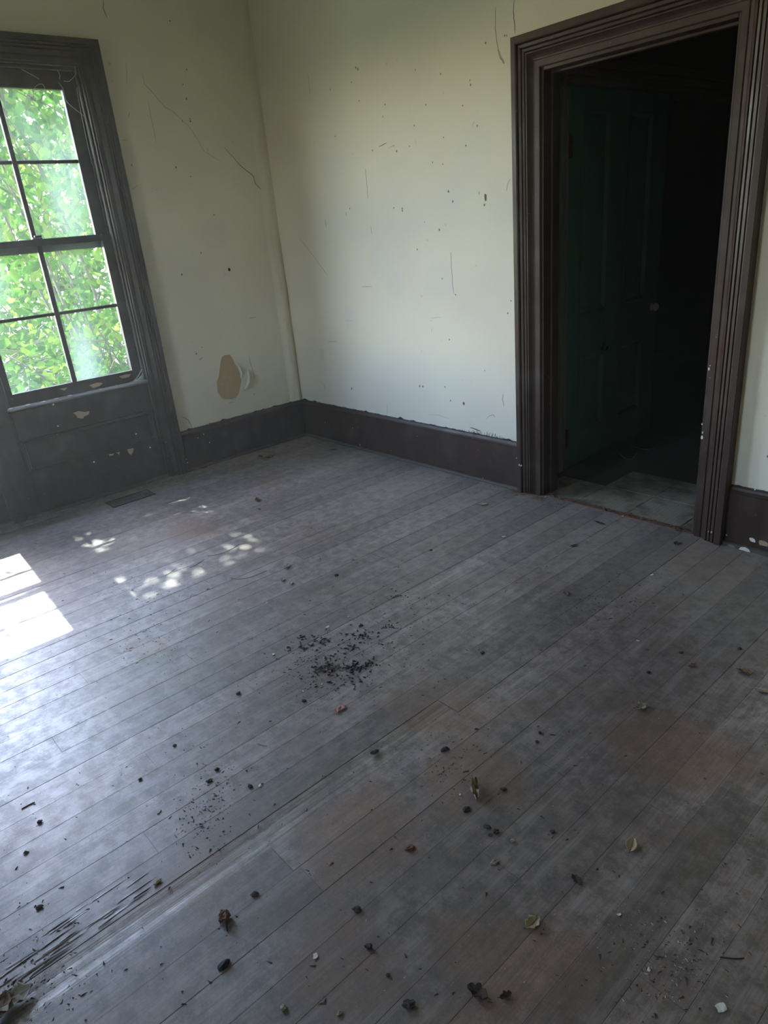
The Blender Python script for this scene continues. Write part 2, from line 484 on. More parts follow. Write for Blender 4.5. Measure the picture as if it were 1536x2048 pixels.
door_frame = struct(empty('door_frame', (DL, 0, 0))); door_frame.name = 'trim_1'
INV = Matrix.Translation((-DL, 0, 0))
def kid(o, par):
    """keep world placement while parenting to an empty that only carries a location"""
    o.parent = par; o.matrix_parent_inverse = Matrix.Translation(-Vector(par.location)); return o
class _Par:
    pass
def fix_children(par):
    for c in par.children:
        c.matrix_parent_inverse = par.matrix_basis.inverted()
casing_frame('door', lambda a, z, p: Vector((a, -p, z)), DL, DR, DT, 0.146, door_frame, M_TRIM)
box('jamb', DL - 0.03, DL + 0.012, -0.008, 0.128, 0, DT + 0.02, M_TRIM, door_frame, 0.002)
box('jamb', DR - 0.012, DR + 0.03, -0.008, 0.128, 0, DT + 0.02, M_TRIM, door_frame, 0.002)
box('head_jamb', DL + 0.012, DR - 0.012, -0.008, 0.128, DT - 0.014, DT + 0.02, M_TRIM, door_frame, 0.002)
box('door_stop', DL + 0.012, DL + 0.024, 0.05, 0.085, 0, DT - 0.014, M_TRIM, door_frame, 0.002)
box('door_stop', DR - 0.024, DR - 0.012, 0.05, 0.085, 0, DT - 0.014, M_TRIM, door_frame, 0.002)
box('head_stop', DL + 0.024, DR - 0.024, 0.05, 0.085, DT - 0.026, DT - 0.014, M_TRIM, door_frame, 0.002)
box('threshold', DL + 0.012, DR - 0.012, -0.004, 0.034, -0.02, 0.003, M_REDWOOD, door_frame, 0.002)
fix_children(door_frame)

def baseboard(name, p0, p1, nrm, h=WB):
    """board with a moulded cap and a rounded shoe along the floor"""
    root = struct(empty(name, p0))
    d = Vector(p1) - Vector(p0); n = Vector(nrm)
    def run(nm, prof, mat):
        o = loft(nm, [[Vector(p0) + n * a + Vector((0, 0, b)) for a, b in prof], [Vector(p1) + n * a + Vector((0, 0, b)) for a, b in prof]], mat, root)
        return o
    run('board', [(0, 0), (.021, 0), (.021, h - .034), (.023, h - .030), (.0235, h - .022), (.018, h - .016), (.014, h - .006), (.010, h), (0, h)], M_TRIM)
    sh = [(.0215, .0005)] + [(.0215 + .017 * math.sin(k * math.pi / 10), .0005 + .019 * math.cos(k * math.pi / 10)) for k in range(0, 6)][::-1]
    run('shoe_moulding', sh, M_SHOE)
    fix_children(root)
    return root
M_SHOE = trim_material('dusty_shoe_paint', (0.055, 0.048, 0.038), rough=0.6)
bb_back = baseboard('baseboard_back', (0, 0, 0), (DL - 0.1455, 0, 0), (0, -1, 0))
bb_left = baseboard('baseboard_left', (0, 0, 0), (0, WR + 0.123, 0), (1, 0, 0))
bb_rt = baseboard('baseboard_right', (DR + 0.1455, 0, 0), (RX, 0, 0), (0, -1, 0))
baseboard('baseboard_left', (0, WL + PAIR - 0.124, 0), (0, RY, 0), (1, 0, 0))
baseboard('baseboard_side', (RX, 0, 0), (RX, RY, 0), (-1, 0, 0))
baseboard('baseboard_front', (FWX + 1.05, RY, 0), (RX, RY, 0), (0, 1, 0))

# ------------------------------------------------------------------ window pair
def xp(place_y, z, p): return Vector((p, place_y, z))
def frame_bars(name, x0, x1, y0, y1, z0, z1, wl_, wr_, wt_, wb_, mat, parent):
    """sash rails and stiles, one piece each"""
    box('stile', x0, x1, y0, y0 + wl_, z0, z1, mat, parent, 0.002)
    box('stile', x0, x1, y1 - wr_, y1, z0, z1, mat, parent, 0.002)
    box('top_rail', x0, x1, y0 + wl_, y1 - wr_, z1 - wt_, z1, mat, parent, 0.002)
    box('bottom_rail', x0, x1, y0 + wl_, y1 - wr_, z0, z0 + wb_, mat, parent, 0.002)

def make_window(name, dy, outer_right):
    W = struct(empty(name, (0, WR + dy, 0)))
    yr, yl = WR + dy, WL + dy
    # casing: moulded on the outer side of the pair and over the head
    if outer_right:
        casing_frame('win', lambda a, z, p: Vector((p, a, z)), yl - 0.077, yr, WT, 0.124, W, M_TRIM_WIN, left=False, right=True)
    else:
        casing_frame('win', lambda a, z, p: Vector((p, a, z)), yl, yr + 0.077, WT, 0.124, W, M_TRIM_WIN, left=True, right=False)
    # jamb linings and the flat post shared with the neighbour
    if outer_right:
        box('jamb', -WTH, 0.012, yr - 0.010, yr + 0.002, 0.0, WT, M_TRIM_WIN, W, 0.001)
        box('mullion_post', -WTH, -0.012, yl - 0.1655, yl - 0.010, -0.06, WT, M_TRIM_WIN, W, 0.001)
        box('mullion_face', -0.013, -0.002, yl - 0.1655, yl - 0.002, 0.0, WT, M_TRIM_WIN, W, 0.0015)
    else:
        box('jamb', -WTH, 0.012, yl - 0.002, yl + 0.010, 0.0, WT, M_TRIM_WIN, W, 0.001)
    box('head_jamb', -WTH, 0.012, yl - 0.01, yr - 0.010, WT - 0.012, WT + 0.006, M_TRIM_WIN, W, 0.001)
    # stop beads
    box('stop_bead', -0.040, -0.012, yr - 0.026, yr - 0.010, 0.715, WT - 0.012, M_TRIM_WIN, W, 0.004)
    box('stop_bead', -0.040, -0.012, yl + (-0.004 if outer_right else 0.01), yl + 0.016, 0.715, WT - 0.012, M_TRIM_WIN, W, 0.004)
    box('head_bead', -0.040, -0.012, yl + 0.016, yr - 0.026, WT - 0.03, WT - 0.012, M_TRIM_WIN, W, 0.004)
    box('parting_bead', -0.094, -0.084, yr - 0.022, yr - 0.010, 0.715, WT - 0.012, M_TRIM_WIN, W, 0.002)
    # upper sash (outer track)
    us = empty('upper_sash', (0, 0, 0), parent=W)
    y0, y1 = yl + 0.002, yr - 0.012
    frame_bars('us', -0.130, -0.095, y0, y1, 1.585, 2.574, .062, .085, .104, .046, M_TRIM_WIN, us)
    ym = (yl + 0.058 + yr - 0.082) / 2
    box('muntin', -0.128, -0.098, ym - 0.014, ym + 0.014, 1.631, 2.470, M_TRIM_WIN, us, 0.003)
    for a, b in ((y0 + .062, ym - .014), (ym + .014, y1 - .085)):
        box('muntin', -0.122, -0.104, a, b, 2.077, 2.097, M_TRIM_WIN, us, 0.003)
        for c, d in ((1.631, 2.077), (2.097, 2.470)):
            box('pane', -0.1145, -0.1115, a, b, c, d, M_GLASS, us)
    # lower sash (inner track)
    ls = empty('lower_sash', (0, 0, 0), parent=W)
    frame_bars('ls', -0.082, -0.046, y0, y1, 0.712, 1.662, .058, .070, .040, .078, M_TRIM_WIN, ls)
    box('muntin', -0.080, -0.050, ym - 0.015, ym + 0.015, 0.790, 1.622, M_TRIM_WIN, ls, 0.003)
    for a, b in ((y0 + .058, ym - .015), (ym + .015, y1 - .070)):
        box('muntin', -0.074, -0.056, a, b, 1.213, 1.233, M_TRIM_WIN, ls, 0.003)
        for c, d in ((0.790, 1.213), (1.233, 1.622)):
            box('pane', -0.0665, -0.0635, a, b, c, d, M_GLASS, ls)
    bm = bmesh.new()
    bx(bm, -0.078, -0.042, ym - .028, ym + .028, 1.662, 1.672, 0.003); bx(bm, -0.07, -0.048, ym - .012, ym + .03, 1.672, 1.684, 0.003)
    obj('sash_lock', bm, M_IRON, ls)
    # stool, panelled apron below
    box('sill', -0.046, 0.016, yl - 0.002, yr - 0.010, 0.694, 0.716, M_SILL, W, 0.008)
    box('outer_sill', -WTH - 0.06, -0.046, yl - 0.002, yr - 0.010, 0.650, 0.706, M_SILL, W, 0.004)
    box('apron_backing', -WTH, -0.030, yl - 0.01, yr - 0.010, -0.06, 0.66, M_TRIM_WIN, W)
    pa = empty('apron_panel', (0, 0, 0), parent=W)
    py0, py1, pz0, pz1 = yl + 0.012, yr - 0.022, 0.285, 0.510
    xa, xb = -0.030, -0.010
    box('bottom_rail', xa, xb, py0, yr - 0.012, 0, pz0, M_TRIM_WIN, pa, 0.0015)
    box('top_rail', xa, xb, py0, yr - 0.012, pz1, 0.690, M_TRIM_WIN, pa, 0.0015)
    box('stile', xa, xb + 0.0005, yl - 0.002, py0, 0, 0.690, M_TRIM_WIN, pa, 0.0015)
    box('stile', xa, xb, py1, yr - 0.010, pz0, pz1, M_TRIM_WIN, pa, 0.0015)
    box('panel', xa, xa + 0.006, py0, py1, pz0, pz1, M_TRIM_WIN, pa)
    prof = [(0, -0.012), (0, 0.004), (.006, .007), (.012, .005), (.016, -.001), (.022, .0005), (.030, -.012)]
    corners = [(py0, pz0, 1, 1), (py1, pz0, -1, 1), (py1, pz1, -1, -1), (py0, pz1, 1, -1)]
    for k in range(4):
        a, b = corners[k], corners[(k + 1) % 4]
        loft('panel_moulding', [[Vector((xb + p, c[0] + c[2] * w, c[1] + c[3] * w)) for w, p in prof] for c in (a, b)], M_TRIM_WIN, pa)
    sh = [(-.010, .0005)] + [(-.010 + .022 * math.sin(k * math.pi / 10), .0005 + .02 * math.cos(k * math.pi / 10)) for k in range(6)][::-1]
    loft('shoe_moulding', [[Vector((a, yl - 0.075, b)) for a, b in sh], [Vector((a, yr - 0.002, b)) for a, b in sh]], M_SHOE, W)
    fix_children(W)
    return W
win1 = make_window('window_1', 0.0, True)
win2 = make_window('window_2', PAIR, False)
win_fill = make_window('added_fill_window', 0.0, True)
win_fill.location, win_fill.rotation_euler, win_fill.scale = (FWX, RY, 0), (0, 0, math.pi / 2), (1, 1, 1)  # unseen window, added in the front wall to bring in fill light

def flat_patch(name, pts, normal_axis, lift, mat, parent, thick=0.0012):
    """thin chip with a traced outline lying on a wall or board"""
    n = Vector((0, 0, 0)); n[normal_axis] = lift
    v = [Vector(p) for p in pts]; k = len(v)
    verts = v + [p + n * (thick / abs(lift)) for p in v]
    faces = [tuple(range(k)), tuple(range(2 * k - 1, k - 1, -1))] + [(i, (i + 1) % k, k + (i + 1) % k, k + i) for i in range(k)]
    o = pyd(name, verts, faces, mat, parent)
    if parent is not None: o.matrix_parent_inverse = parent.matrix_basis.inverted()
    return o
def blob_outline(c, r, ax, squash=1.0, n=9, seed=0, ang=0.0):
    rr = random.Random(seed); out = []
    u, w = {0: ((0, 1, 0), (0, 0, 1)), 1: ((1, 0, 0), (0, 0, 1)), 2: ((1, 0, 0), (0, 1, 0))}[ax]
    u, w = Vector(u), Vector(w)
    for k in range(n):
        a = 2 * math.pi * k / n; q = r * rr.uniform(0.65, 1.15)
        e, f = math.cos(a) * q * squash, math.sin(a) * q
        out.append(Vector(c) + u * (e * math.cos(ang) - f * math.sin(ang)) + w * (e * math.sin(ang) + f * math.cos(ang)))
    return out
# bare chips in the paint below the window
XA = -0.0098
flat_patch('paint_chip', [onplane(u, v, 0, XA) for u, v in ((146, 826), (157, 822), (170, 824), (179, 822), (177, 829), (168, 833), (166, 837), (155, 836), (152, 830))], 0, .0008, M_TANWOOD, win1)
for pts in (((254, 899), (262, 897), (267, 896), (266, 904), (262, 910), (257, 906)), ((233, 905), (240, 904), (238, 910)), ((219, 908), (228, 907), (226, 911), (218, 912))):
    flat_patch('paint_chip', [onplane(u, v, 0, XA) for u, v in pts], 0, .0008, M_TANWOOD, win1)
for i, (u, v) in enumerate(((300, 895), (188, 924), (106, 809), (114, 867), (116, 852), (19, 1018), (306, 788), (317, 828), (155, 795), (272, 868))):
    flat_patch('paint_chip', blob_outline(onplane(u, v, 0, XA), 0.006, 0, 1.2, 6, i), 0, .0008, M_WHITE, win1)
for pts in (((178, 770), (196, 765), (206, 766), (199, 772), (186, 776)), ((238, 753), (250, 749), (262, 748), (258, 754), (244, 757)), ((118, 778), (134, 775), (130, 781))):
    flat_patch('paint_chip', [onplane(u, v, 0, -.0458) for u, v in pts], 0, .0008, M_TANWOOD, win1)
for k in range(9):   # flaking streaks along the stool
    yy = -1.45 - k * 0.095 - random.uniform(0, .04)
    flat_patch('paint_flake', blob_outline((-0.012 + random.uniform(-.012, .01), yy, 0.7162), 0.016 if k > 2 else .010, 2, 1.0, 8, k + 40), 2, .0008, M_WHITE, win1)

# ------------------------------------------------------------------ marks on the plaster
def ribbon(name, pts, ax, w, mat, parent, sgn, taper=True):
    pts = [Vector(p) for p in pts]; n = Vector((0, 0, 0)); n[ax] = sgn
    verts, faces = [], []
    for i, p in enumerate(pts):
        tdir = (pts[min(i + 1, len(pts) - 1)] - pts[max(i - 1, 0)]).normalized(); s = tdir.cross(n)
        ww = w * 0.7 * (0.35 + 0.65 * math.sin(math.pi * (i + 0.4) / (len(pts) - 0.2))) if taper else w
        verts += [p + s * ww, p + n * 0.0012, p - s * ww]
    for i in range(len(pts) - 1):
        a = i * 3; faces += [(a, a + 1, a + 4, a + 3), (a + 1, a + 2, a + 5, a + 4)]
    o = pyd(name, verts, faces, mat, parent, normals=False)
    return o
def jitter(pts, ax, amp, seed):
    rr = random.Random(seed); out = []
    for a, b in zip(pts[:-1], pts[1:]):
        for k in range(4):
            p = a.lerp(b, k / 4)
            j = Vector([0 if q == ax else rr.uniform(-amp, amp) for q in range(3)])
            out.append(p + (j if k else j * 0.3))
    return out + [pts[-1]]
def marks(wall, ax, val, sgn, base, scale, strokes=(), dots=(), wide=0.0016):
    P = lambda x, y: onplane(base[0] + x / scale, base[1] + y / scale, ax, val + sgn * 0.0006)
    for i, (path, w, m) in enumerate(strokes):
        ribbon('crack' if len(path) > 2 else 'scratch', jitter([P(*q) for q in path], ax, 0.0025 if len(path) > 2 else 0.0008, i), ax, w, m, wall, sgn)
    for i, (x, y, r) in enumerate(dots):
        flat_patch('nail_hole', blob_outline(P(x, y), r, ax, 0.8, 7, i), ax, sgn * .0006, M_MARK, wall, 0.0006)
S3 = 3.413
marks(wb, 1, 0.0, -1, (600, 100), S3,
      [(((447, 810), (455, 915), (463, 1015)), .0018, M_MARK), (((172, 1158), (180, 1208)), .003, M_MARK), (((484, 1205), (489, 1255)), .0022, M_MARK),
       (((540, 660), (592, 633)), .003, M_MARK), (((315, 1105), (315, 1130)), .002, M_MARK), (((1222, 965), (1223, 988)), .002, M_MARK), (((420, 1616), (490, 1614)), .0018, M_MARK),
       (((1350, 0), (1365, 50), (1395, 95)), .0028, M_FAINT), (((610, 668), (640, 650)), .002, M_FAINT), (((1030, 1380), (1040, 1600), (1050, 1660)), .0016, M_FAINT),
       (((55, 170), (70, 300)), .0016, M_FAINT), (((0, 1290), (95, 1410), (190, 1540)), .0016, M_FAINT), (((1175, 520), (1190, 485)), .002, M_FAINT), (((1410, 960), (1420, 900), (1438, 880)), .002, M_FAINT),
       (((310, 1850), (360, 1845)), .0018, M_FAINT), (((880, 1830), (960, 1825)), .0018, M_FAINT), (((190, 1990), (245, 1992)), .0018, M_FAINT)],
      [(350, 220, .005), (403, 347, .005), (580, 372, .005), (860, 375, .006), (960, 163, .006), (1165, 238, .006), (1110, 380, .005), (780, 517, .006), (980, 597, .005), (1132, 652, .006),
       (660, 690, .007), (495, 687, .006), (748, 657, .005), (905, 768, .005), (975, 780, .005), (1013, 965, .008), (1043, 1033, .008), (1258, 1058, .006), (340, 1082, .006), (640, 1078, .006),
       (800, 1362, .006), (970, 1560, .005), (1062, 1670, .006), (1440, 1713, .005), (1418, 1797, .006), (207, 270, .005), (787, 135, .005), (1265, 1000, .013), (1267, 1018, .012), (698, 1083, .008), (699, 1098, .008),
       (952, 1228, .009), (382, 120, .008), (395, 130, .008), (240, 590, .005), (565, 455, .004), (1160, 207, .004), (640, 652, .004), (850, 1175, .004)])
marks(wb, 1, 0.0, -1, (600, 650), 3.072,
      [(((118, 345), (150, 365), (152, 400)), .003, M_FAINT), (((535, 485), (537, 545)), .0018, M_FAINT), (((1145, 575), (1165, 557), (1190, 553), (1200, 570)), .004, M_FAINT), (((1248, 425), (1243, 460), (1252, 500)), .003, M_FAINT),
       (((785, 550), (850, 553), (915, 575)), .002, M_FAINT), (((1045, 632), (1080, 640), (1110, 652)), .006, M_MARK), (((175, 100), (220, 100)), .002, M_FAINT), (((805, 40), (812, 22)), .002, M_FAINT)],
      [(1005, 482, .012), (318, 391, .010), (735, 375, .009), (755, 378, .009), (890, 380, .007), (925, 465, .006), (918, 90, .006), (1135, 280, .005)])
marks(wb, 1, 0.0, -1, (1000, 0), 5.12, [(((145, 0), (135, 120), (150, 260), (152, 340)), .003, M_MARK), (((0, 590), (30, 610), (45, 650)), .003, M_FAINT)], [(48, 365, .005), (70, 365, .004)])
marks(wb, 1, 0.0, -1, (950, 0), 2.621, [(((108, 40), (105, 150), (120, 260), (150, 330)), .003, M_FAINT)], [(55, 225, .006), (12, 660, .006)])
# stained seam on the wall right of the door
marks(wb, 1, 0.0, -1, (1300, 850), 6.508, [(((1105, 80), (1085, 250), (1072, 430)), .003, M_MARK)], [(1080, 470, .006), (1530, 410, .006)])
marks(wl, 0, 0.0, 1, (200, 0), 3.072,
      [(((262, 455), (272, 515), (300, 545), (400, 660), (455, 690), (510, 745)), .003, M_FAINT), (((510, 745), (545, 775), (600, 855), (635, 925), (700, 965), (745, 995)), .003, M_FAINT),
       (((765, 905), (860, 1015), (945, 1085), (955, 1130), (1000, 1170), (1065, 1215)), .004, M_MARK), (((295, 620), (320, 750), (342, 875)), .0025, M_FAINT), (((160, 380), (164, 450), (166, 515)), .0025, M_FAINT),
       (((18, 0), (22, 60), (45, 110)), .004, M_MARK), (((170, 725), (185, 690)), .003, M_FAINT), (((135, 860), (170, 862)), .003, M_FAINT), (((200, 1165), (228, 1138)), .003, M_FAINT)],
      [(530, 606, .008), (467, 1029, .008), (793, 1657, .012), (532, 428, .006), (553, 730, .006), (555, 745, .007), (510, 520, .005), (558, 1085, .006), (620, 1553, .007), (505, 743, .007), (430, 128, .006), (195, 1015, .006), (700, 1320, .006)])
marks(wl, 0, 0.0, 1, (300, 500), 3.072,
      [(((440, 917), (480, 915), (525, 918)), .004, M_FAINT), (((480, 940), (515, 935)), .004, M_FAINT), (((195, 1020), (235, 1045), (258, 1090)), .003, M_MARK), (((606, 640), (618, 700), (645, 790)), .004, M_FAINT), (((300, 675), (325, 660)), .008, M_FAINT), (((610, 420), (650, 413)), .004, M_FAINT)],
      [(485, 118, .010), (285, 638, .008), (195, 150, .008), (320, 598, .006), (640, 885, .006)])

# bare tan patch with a curled flap of paper on the window wall
P6 = lambda x, y, d=0.0: onplane(300 + x / 3.072, 500 + y / 3.072, 0, d)
tanp = flat_patch('bare_patch', [P6(*q) for q in ((440, 660), (462, 645), (490, 643), (508, 665), (520, 700), (548, 745), (562, 800), (552, 850), (543, 888), (522, 912), (480, 918), (442, 912), (415, 872), (410, 810), (425, 770), (428, 720))], 0, .0008, M_TAN, wl, 0.0008)
def curl_sheet(name, base_pts, out_dir, lengths, mat, parent, turns=0.9, steps=8):
    """paper flap rolling away from the wall, hinged along base_pts"""
    rings = []
    for p, (dirv, L) in zip(base_pts, zip(out_dir, lengths)):
        r = L / (turns * 2 * math.pi) if turns else L; row = []
        for k in range(steps + 1):
            a = turns * 2 * math.pi * k / steps
            row.append(Vector(p) + Vector(dirv) * (r * math.sin(a)) + Vector((1, 0, 0)) * (r * (1 - math.cos(a)) + 0.002))
        rings.append(row)
    return loft(name, rings, mat, parent, closed_profile=False, smooth=True)
hinge = [P6(x, y, 0.001) for x, y in ((598, 735), (604, 770), (600, 805), (588, 840), (572, 862))]
curl_sheet('paper_flap', hinge, [(0, -0.97, -0.2)] * 5, (.025, .045, .06, .05, .012), M_PAPER, wl, 0.42)
hinge2 = [P6(x, y, 0.001) for x, y in ((520, 690), (535, 720), (550, 755), (556, 790))]
curl_sheet('paper_flap', hinge2, [(0, 0.96, 0.1)] * 4, (.012, .03, .028, .01), M_PAPER, wl, 0.35)
hinge3 = [onplane(600 + x / 3.072, 650 + y / 3.072, 1, -.001) for x, y in ((143, 150), (146, 180), (146, 218))]
v3, f3 = [], []
for k, p in enumerate(hinge3): v3 += [p, p + Vector((-.022, -.006, .004)), p + Vector((-.045, -.003, 0))]
pyd('paper_flap', v3, [(0, 1, 4, 3), (1, 2, 5, 4), (3, 4, 7, 6), (4, 5, 8, 7)], M_PAPER, wb, True)

# buckled paper down the room corner
def corner_fold():
    rows, rr = [], random.Random(3)
    for i in range(64):
        z = 0.30 + i * (3.3 - 0.30) / 63
        amp = (0.022 if z < 1.45 else 0.005) * (0.6 + 0.9 * mnoise.noise(Vector((0, 0, z * 4.1)))) + 0.003
        row = []
        for k in range(9):
            f = k / 8; y = -0.115 * (1 - f) - 0.001
            b = math.sin(math.pi * f) ** 1.5 * amp * (1 + 1.0 * mnoise.noise(Vector((f * 3, 7, z * 7)))) + 0.010 * amp / 0.02 * math.exp(-((f - 0.72 - 0.06 * mnoise.noise(Vector((3, 0, z * 2)))) / 0.08) ** 2)
            row.append(Vector((0.0004 + max(0, b), y, z)))
        rows.append(row)
    return loft('buckled_paper', rows, M_WALL_LEFT, wl, closed_profile=False, smooth=True)
corner_fold()
# torn paper edge and grime line where plaster meets the baseboard cap
def ragged(parent, p0, p1, ax, sgn, n, mat, hmin, hmax, seed):
    rr = random.Random(seed); p0, p1 = Vector(p0), Vector(p1); off = Vector((0, 0, 0)); off[ax] = sgn * 0.0012
    verts, faces = [], []
    for i in range(n + 1):
        p = p0.lerp(p1, i / n) + off
        h = hmin + (hmax - hmin) * max(0, mnoise.noise(Vector((i * 0.16, seed, 0))) * 1.4 + rr.uniform(-.25, .25))
        verts += [p, p + Vector((0, 0, h))]
    for i in range(n): faces.append((2 * i, 2 * i + 2, 2 * i + 3, 2 * i + 1))
    return pyd('grime_line', verts, faces, mat, parent, normals=False)
ragged(wb, (0.02, 0, WB - .001), (DL - .146, 0, WB - .001), 1, -1, 220, M_DARK, .003, .016, 1)
ragged(wl, (0, -0.02, WB - .001), (0, WR + .124, WB - .001), 0, 1, 120, M_DARK, .004, .016, 2)
ragged(wb, (DR + .146, 0, WB - .001), (RX, 0, WB - .001), 1, -1, 220, M_DARK, .002, .012, 3)
for k in range(26):   # brushy dark hairs near the end of the board
    x = 1.83 + k * 0.013 + random.uniform(-.005, .005); h = random.uniform(.012, .040) * (1 - abs(k - 10) / 26)
    ribbon('brush_mark', [Vector((x, -.0012, WB)), Vector((x + random.uniform(-.006, .006), -.0012, WB + h / 2)), Vector((x + random.uniform(-.01, .01), -.0012, WB + h))], 1, .0016, M_MARK, wb, -1)

# paint drops and chips on the brown trim
for i, (u, v, r) in enumerate(((1033, 916, .004), (1038.5, 930, .006), (1042.5, 931, .006))):
    flat_patch('paint_drop', blob_outline(onplane(u, v, 1, -.0575), r, 1, .8, 8, i), 1, -.001, M_WHITE, door_frame)
for i, (u, v, r) in enumerate(((1417, 1063, .004), (1423, 1064, .006), (1404, 875, .010), (1405, 865, .006), (1437, 1070, .006), (1418, 738, .007), (1404, 848, .005), (1420, 731, .004))):
    flat_patch('paint_drop', blob_outline(onplane(u, v, 1, -.0500), r, 1, .6, 8, i + 9), 1, -.001, M_WHITE, door_frame)
for i, (u, v, r) in enumerate(((705, 856, .004), (716, 855, .003), (834, 872, .004), (720, 890, .012), (966, 956, .005), (650, 845, .005), (782, 901, .004))):
    flat_patch('paint_drop', blob_outline(onplane(u, v, 1, -.0212), r * .8, 1, .35 if r > .01 else .9, 8, i + 20), 1, -.001, M_WHITE, bb_back)
for i, (u, v, r, m) in enumerate(((1453, 1070, .005, M_WHITE), (1505, 1080, .012, M_WHITE), (1528, 1087, .016, M_TANWOOD), (1510, 979, .004, M_WHITE), (1490, 1101, .016, M_WHITE), (1463, 1094, .012, M_SILL))):
    flat_patch('paint_drop', blob_outline(onplane(u, v, 1, -.0212 if v < 1090 else -.0395), r, 1, 1.6 if r > .01 else .9, 8, i + 30), 1, -.001, m, bb_rt)
for i, (u, v) in enumerate(((396, 876), (407, 868), (419, 885), (375, 925), (372, 918))):
    flat_patch('paint_drop', blob_outline(onplane(u, v, 0, .0212), .005, 0, .9, 7, i + 50), 0, .001, M_WHITE, bb_left)

# ------------------------------------------------------------------ hall beyond the doorway
HX = 2.262
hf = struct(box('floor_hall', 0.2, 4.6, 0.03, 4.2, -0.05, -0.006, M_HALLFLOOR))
k = 0
for ix in range(7):
    for iy in range(4):
        x0, y0 = 2.30 + ix * 0.305, 0.036 + iy * 0.305
        if x0 > 4.2: continue
        if iy >= 2 and ix < 3: continue          # lifted and lost tiles leave the dark boards bare
        if iy == 1 and ix in (0,): continue
        if iy == 3: continue
        box('floor_tile', x0 + .001, min(x0 + .303, 4.55), y0, y0 + .302, -0.006, -0.0025 + random.uniform(-.0008, .0008), M_LINO, hf, 0.0006)
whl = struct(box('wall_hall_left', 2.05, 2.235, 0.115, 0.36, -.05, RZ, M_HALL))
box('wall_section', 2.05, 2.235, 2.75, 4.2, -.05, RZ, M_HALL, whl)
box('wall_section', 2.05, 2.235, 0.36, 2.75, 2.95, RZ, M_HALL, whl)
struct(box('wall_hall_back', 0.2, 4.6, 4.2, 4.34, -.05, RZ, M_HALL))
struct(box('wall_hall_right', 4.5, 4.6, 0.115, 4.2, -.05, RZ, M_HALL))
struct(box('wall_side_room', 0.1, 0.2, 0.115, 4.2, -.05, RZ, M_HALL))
hb = struct(empty('trim_2', (HX, 0.40, 0)))
box('door_jamb', 2.06, HX - 0.004, 0.36, 0.405, 0, 2.95, M_EDGE, hb, 0.002)
bm = bmesh.new()
for z0, z1, xo in ((2.150, 2.178, 0.0), (2.178, 2.192, -0.012), (2.192, 2.226, 0.004), (2.226, 2.236, -0.008), (2.236, 2.282, 0.012)):
    bx(bm, 2.08, HX + 0.006 + xo, 0.36, 2.75, z0, z1, 0.002)
obj('transom_bar', bm, M_TRIM_HALL, hb)
fix_children(hb)

door = struct(empty('door_1', (HX, 0.415, 0.006)))
def dbox(name, y0, y1, z0, z1, x0, x1, mat, par, bev=0.0015):
    o = box(name, x0, x1, y0, y1, z0, z1, mat, par, bev); return o
YH, YF, ZB, ZT = 0.413, 1.470, 0.010, 2.142
xi, xo = HX - 0.040, HX
P1, P2 = (0.545, 0.822), (1.020, 1.292)
zz = (0.215, 0.690, 0.955, 2.035)
for y0, y1 in ((YH + .006, P1[0]), (P1[1], P2[0]), (P2[1], YF)):
    dbox('stile', y0, y1, ZB, ZT, xi, xo, M_DOOR, door, 0.001)
for y0, y1 in (P1, P2):
    for z0, z1 in ((ZB, zz[0]), (zz[1], zz[2]), (zz[3], ZT)):
        dbox('rail', y0, y1, z0, z1, xi, xo, M_DOOR, door, 0.0005)
    for z0, z1 in ((zz[0], zz[1]), (zz[2], zz[3])):
        pn = dbox('panel', y0, y1, z0, z1, xi + .010, xo - .018, M_DOOR, door, 0.0)
        prof = [(0, -.018), (0, 0.002), (.008, .003), (.013, -.004), (.018, -.010), (.022, -.018)]
        cs = [(y0, z0, 1, 1), (y1, z0, -1, 1), (y1, z1, -1, -1), (y0, z1, 1, -1)]
        for q in range(4):
            a, b = cs[q], cs[(q + 1) % 4]
            loft('panel_moulding', [[Vector((xo + p, c[0] + c[2] * w, c[1] + c[3] * w)) for w, p in prof] for c in (a, b)], M_DOOR, pn)
dbox('edge_strip', YH - .006, YH + .006, ZB, ZT, xi, xo + 0.001, M_EDGE, door)
for hz in (0.16, 1.80):
    bm = bmesh.new(); bx(bm, xo - .001, xo + .003, YH + .007, YH + .035, hz, hz + .11, .001)
    r = bmesh.ops.create_cone(bm, segments=8, radius1=.007, radius2=.007, depth=.12, cap_ends=True)
    bmesh.ops.translate(bm, verts=r['verts'], vec=(xo + .005, YH + .008, hz + .055))
    o = obj('hinge', bm, M_IRON, door)
# knob: rose, neck and ball turned on the door's face
prof = [(0.0, .0), (.026, .0), (.026, .004), (.014, .007), (.012, .012), (.020, .016), (.027, .024), (.028, .032), (.022, .041), (.010, .046), (.0, .047)]
rings = [[Vector((xo + d, 1.400 + r * math.cos(2 * math.pi * k / 16), 0.885 + r * math.sin(2 * math.pi * k / 16))) for k in range(16)] for r, d in prof[1:-1]]
loft('knob', rings, M_KNOB, door, smooth=True)
for i, (y, z, r) in enumerate(((.80, .71, .012), (.815, .735, .010), (.855, .700, .012), (.835, .695, .006))):
    flat_patch('paint_gouge', blob_outline((xo + .003, y, z), r, 0, 1.4, 7, i, .5), 0, .0006, M_DARK, door, .0008)
fix_children(door)

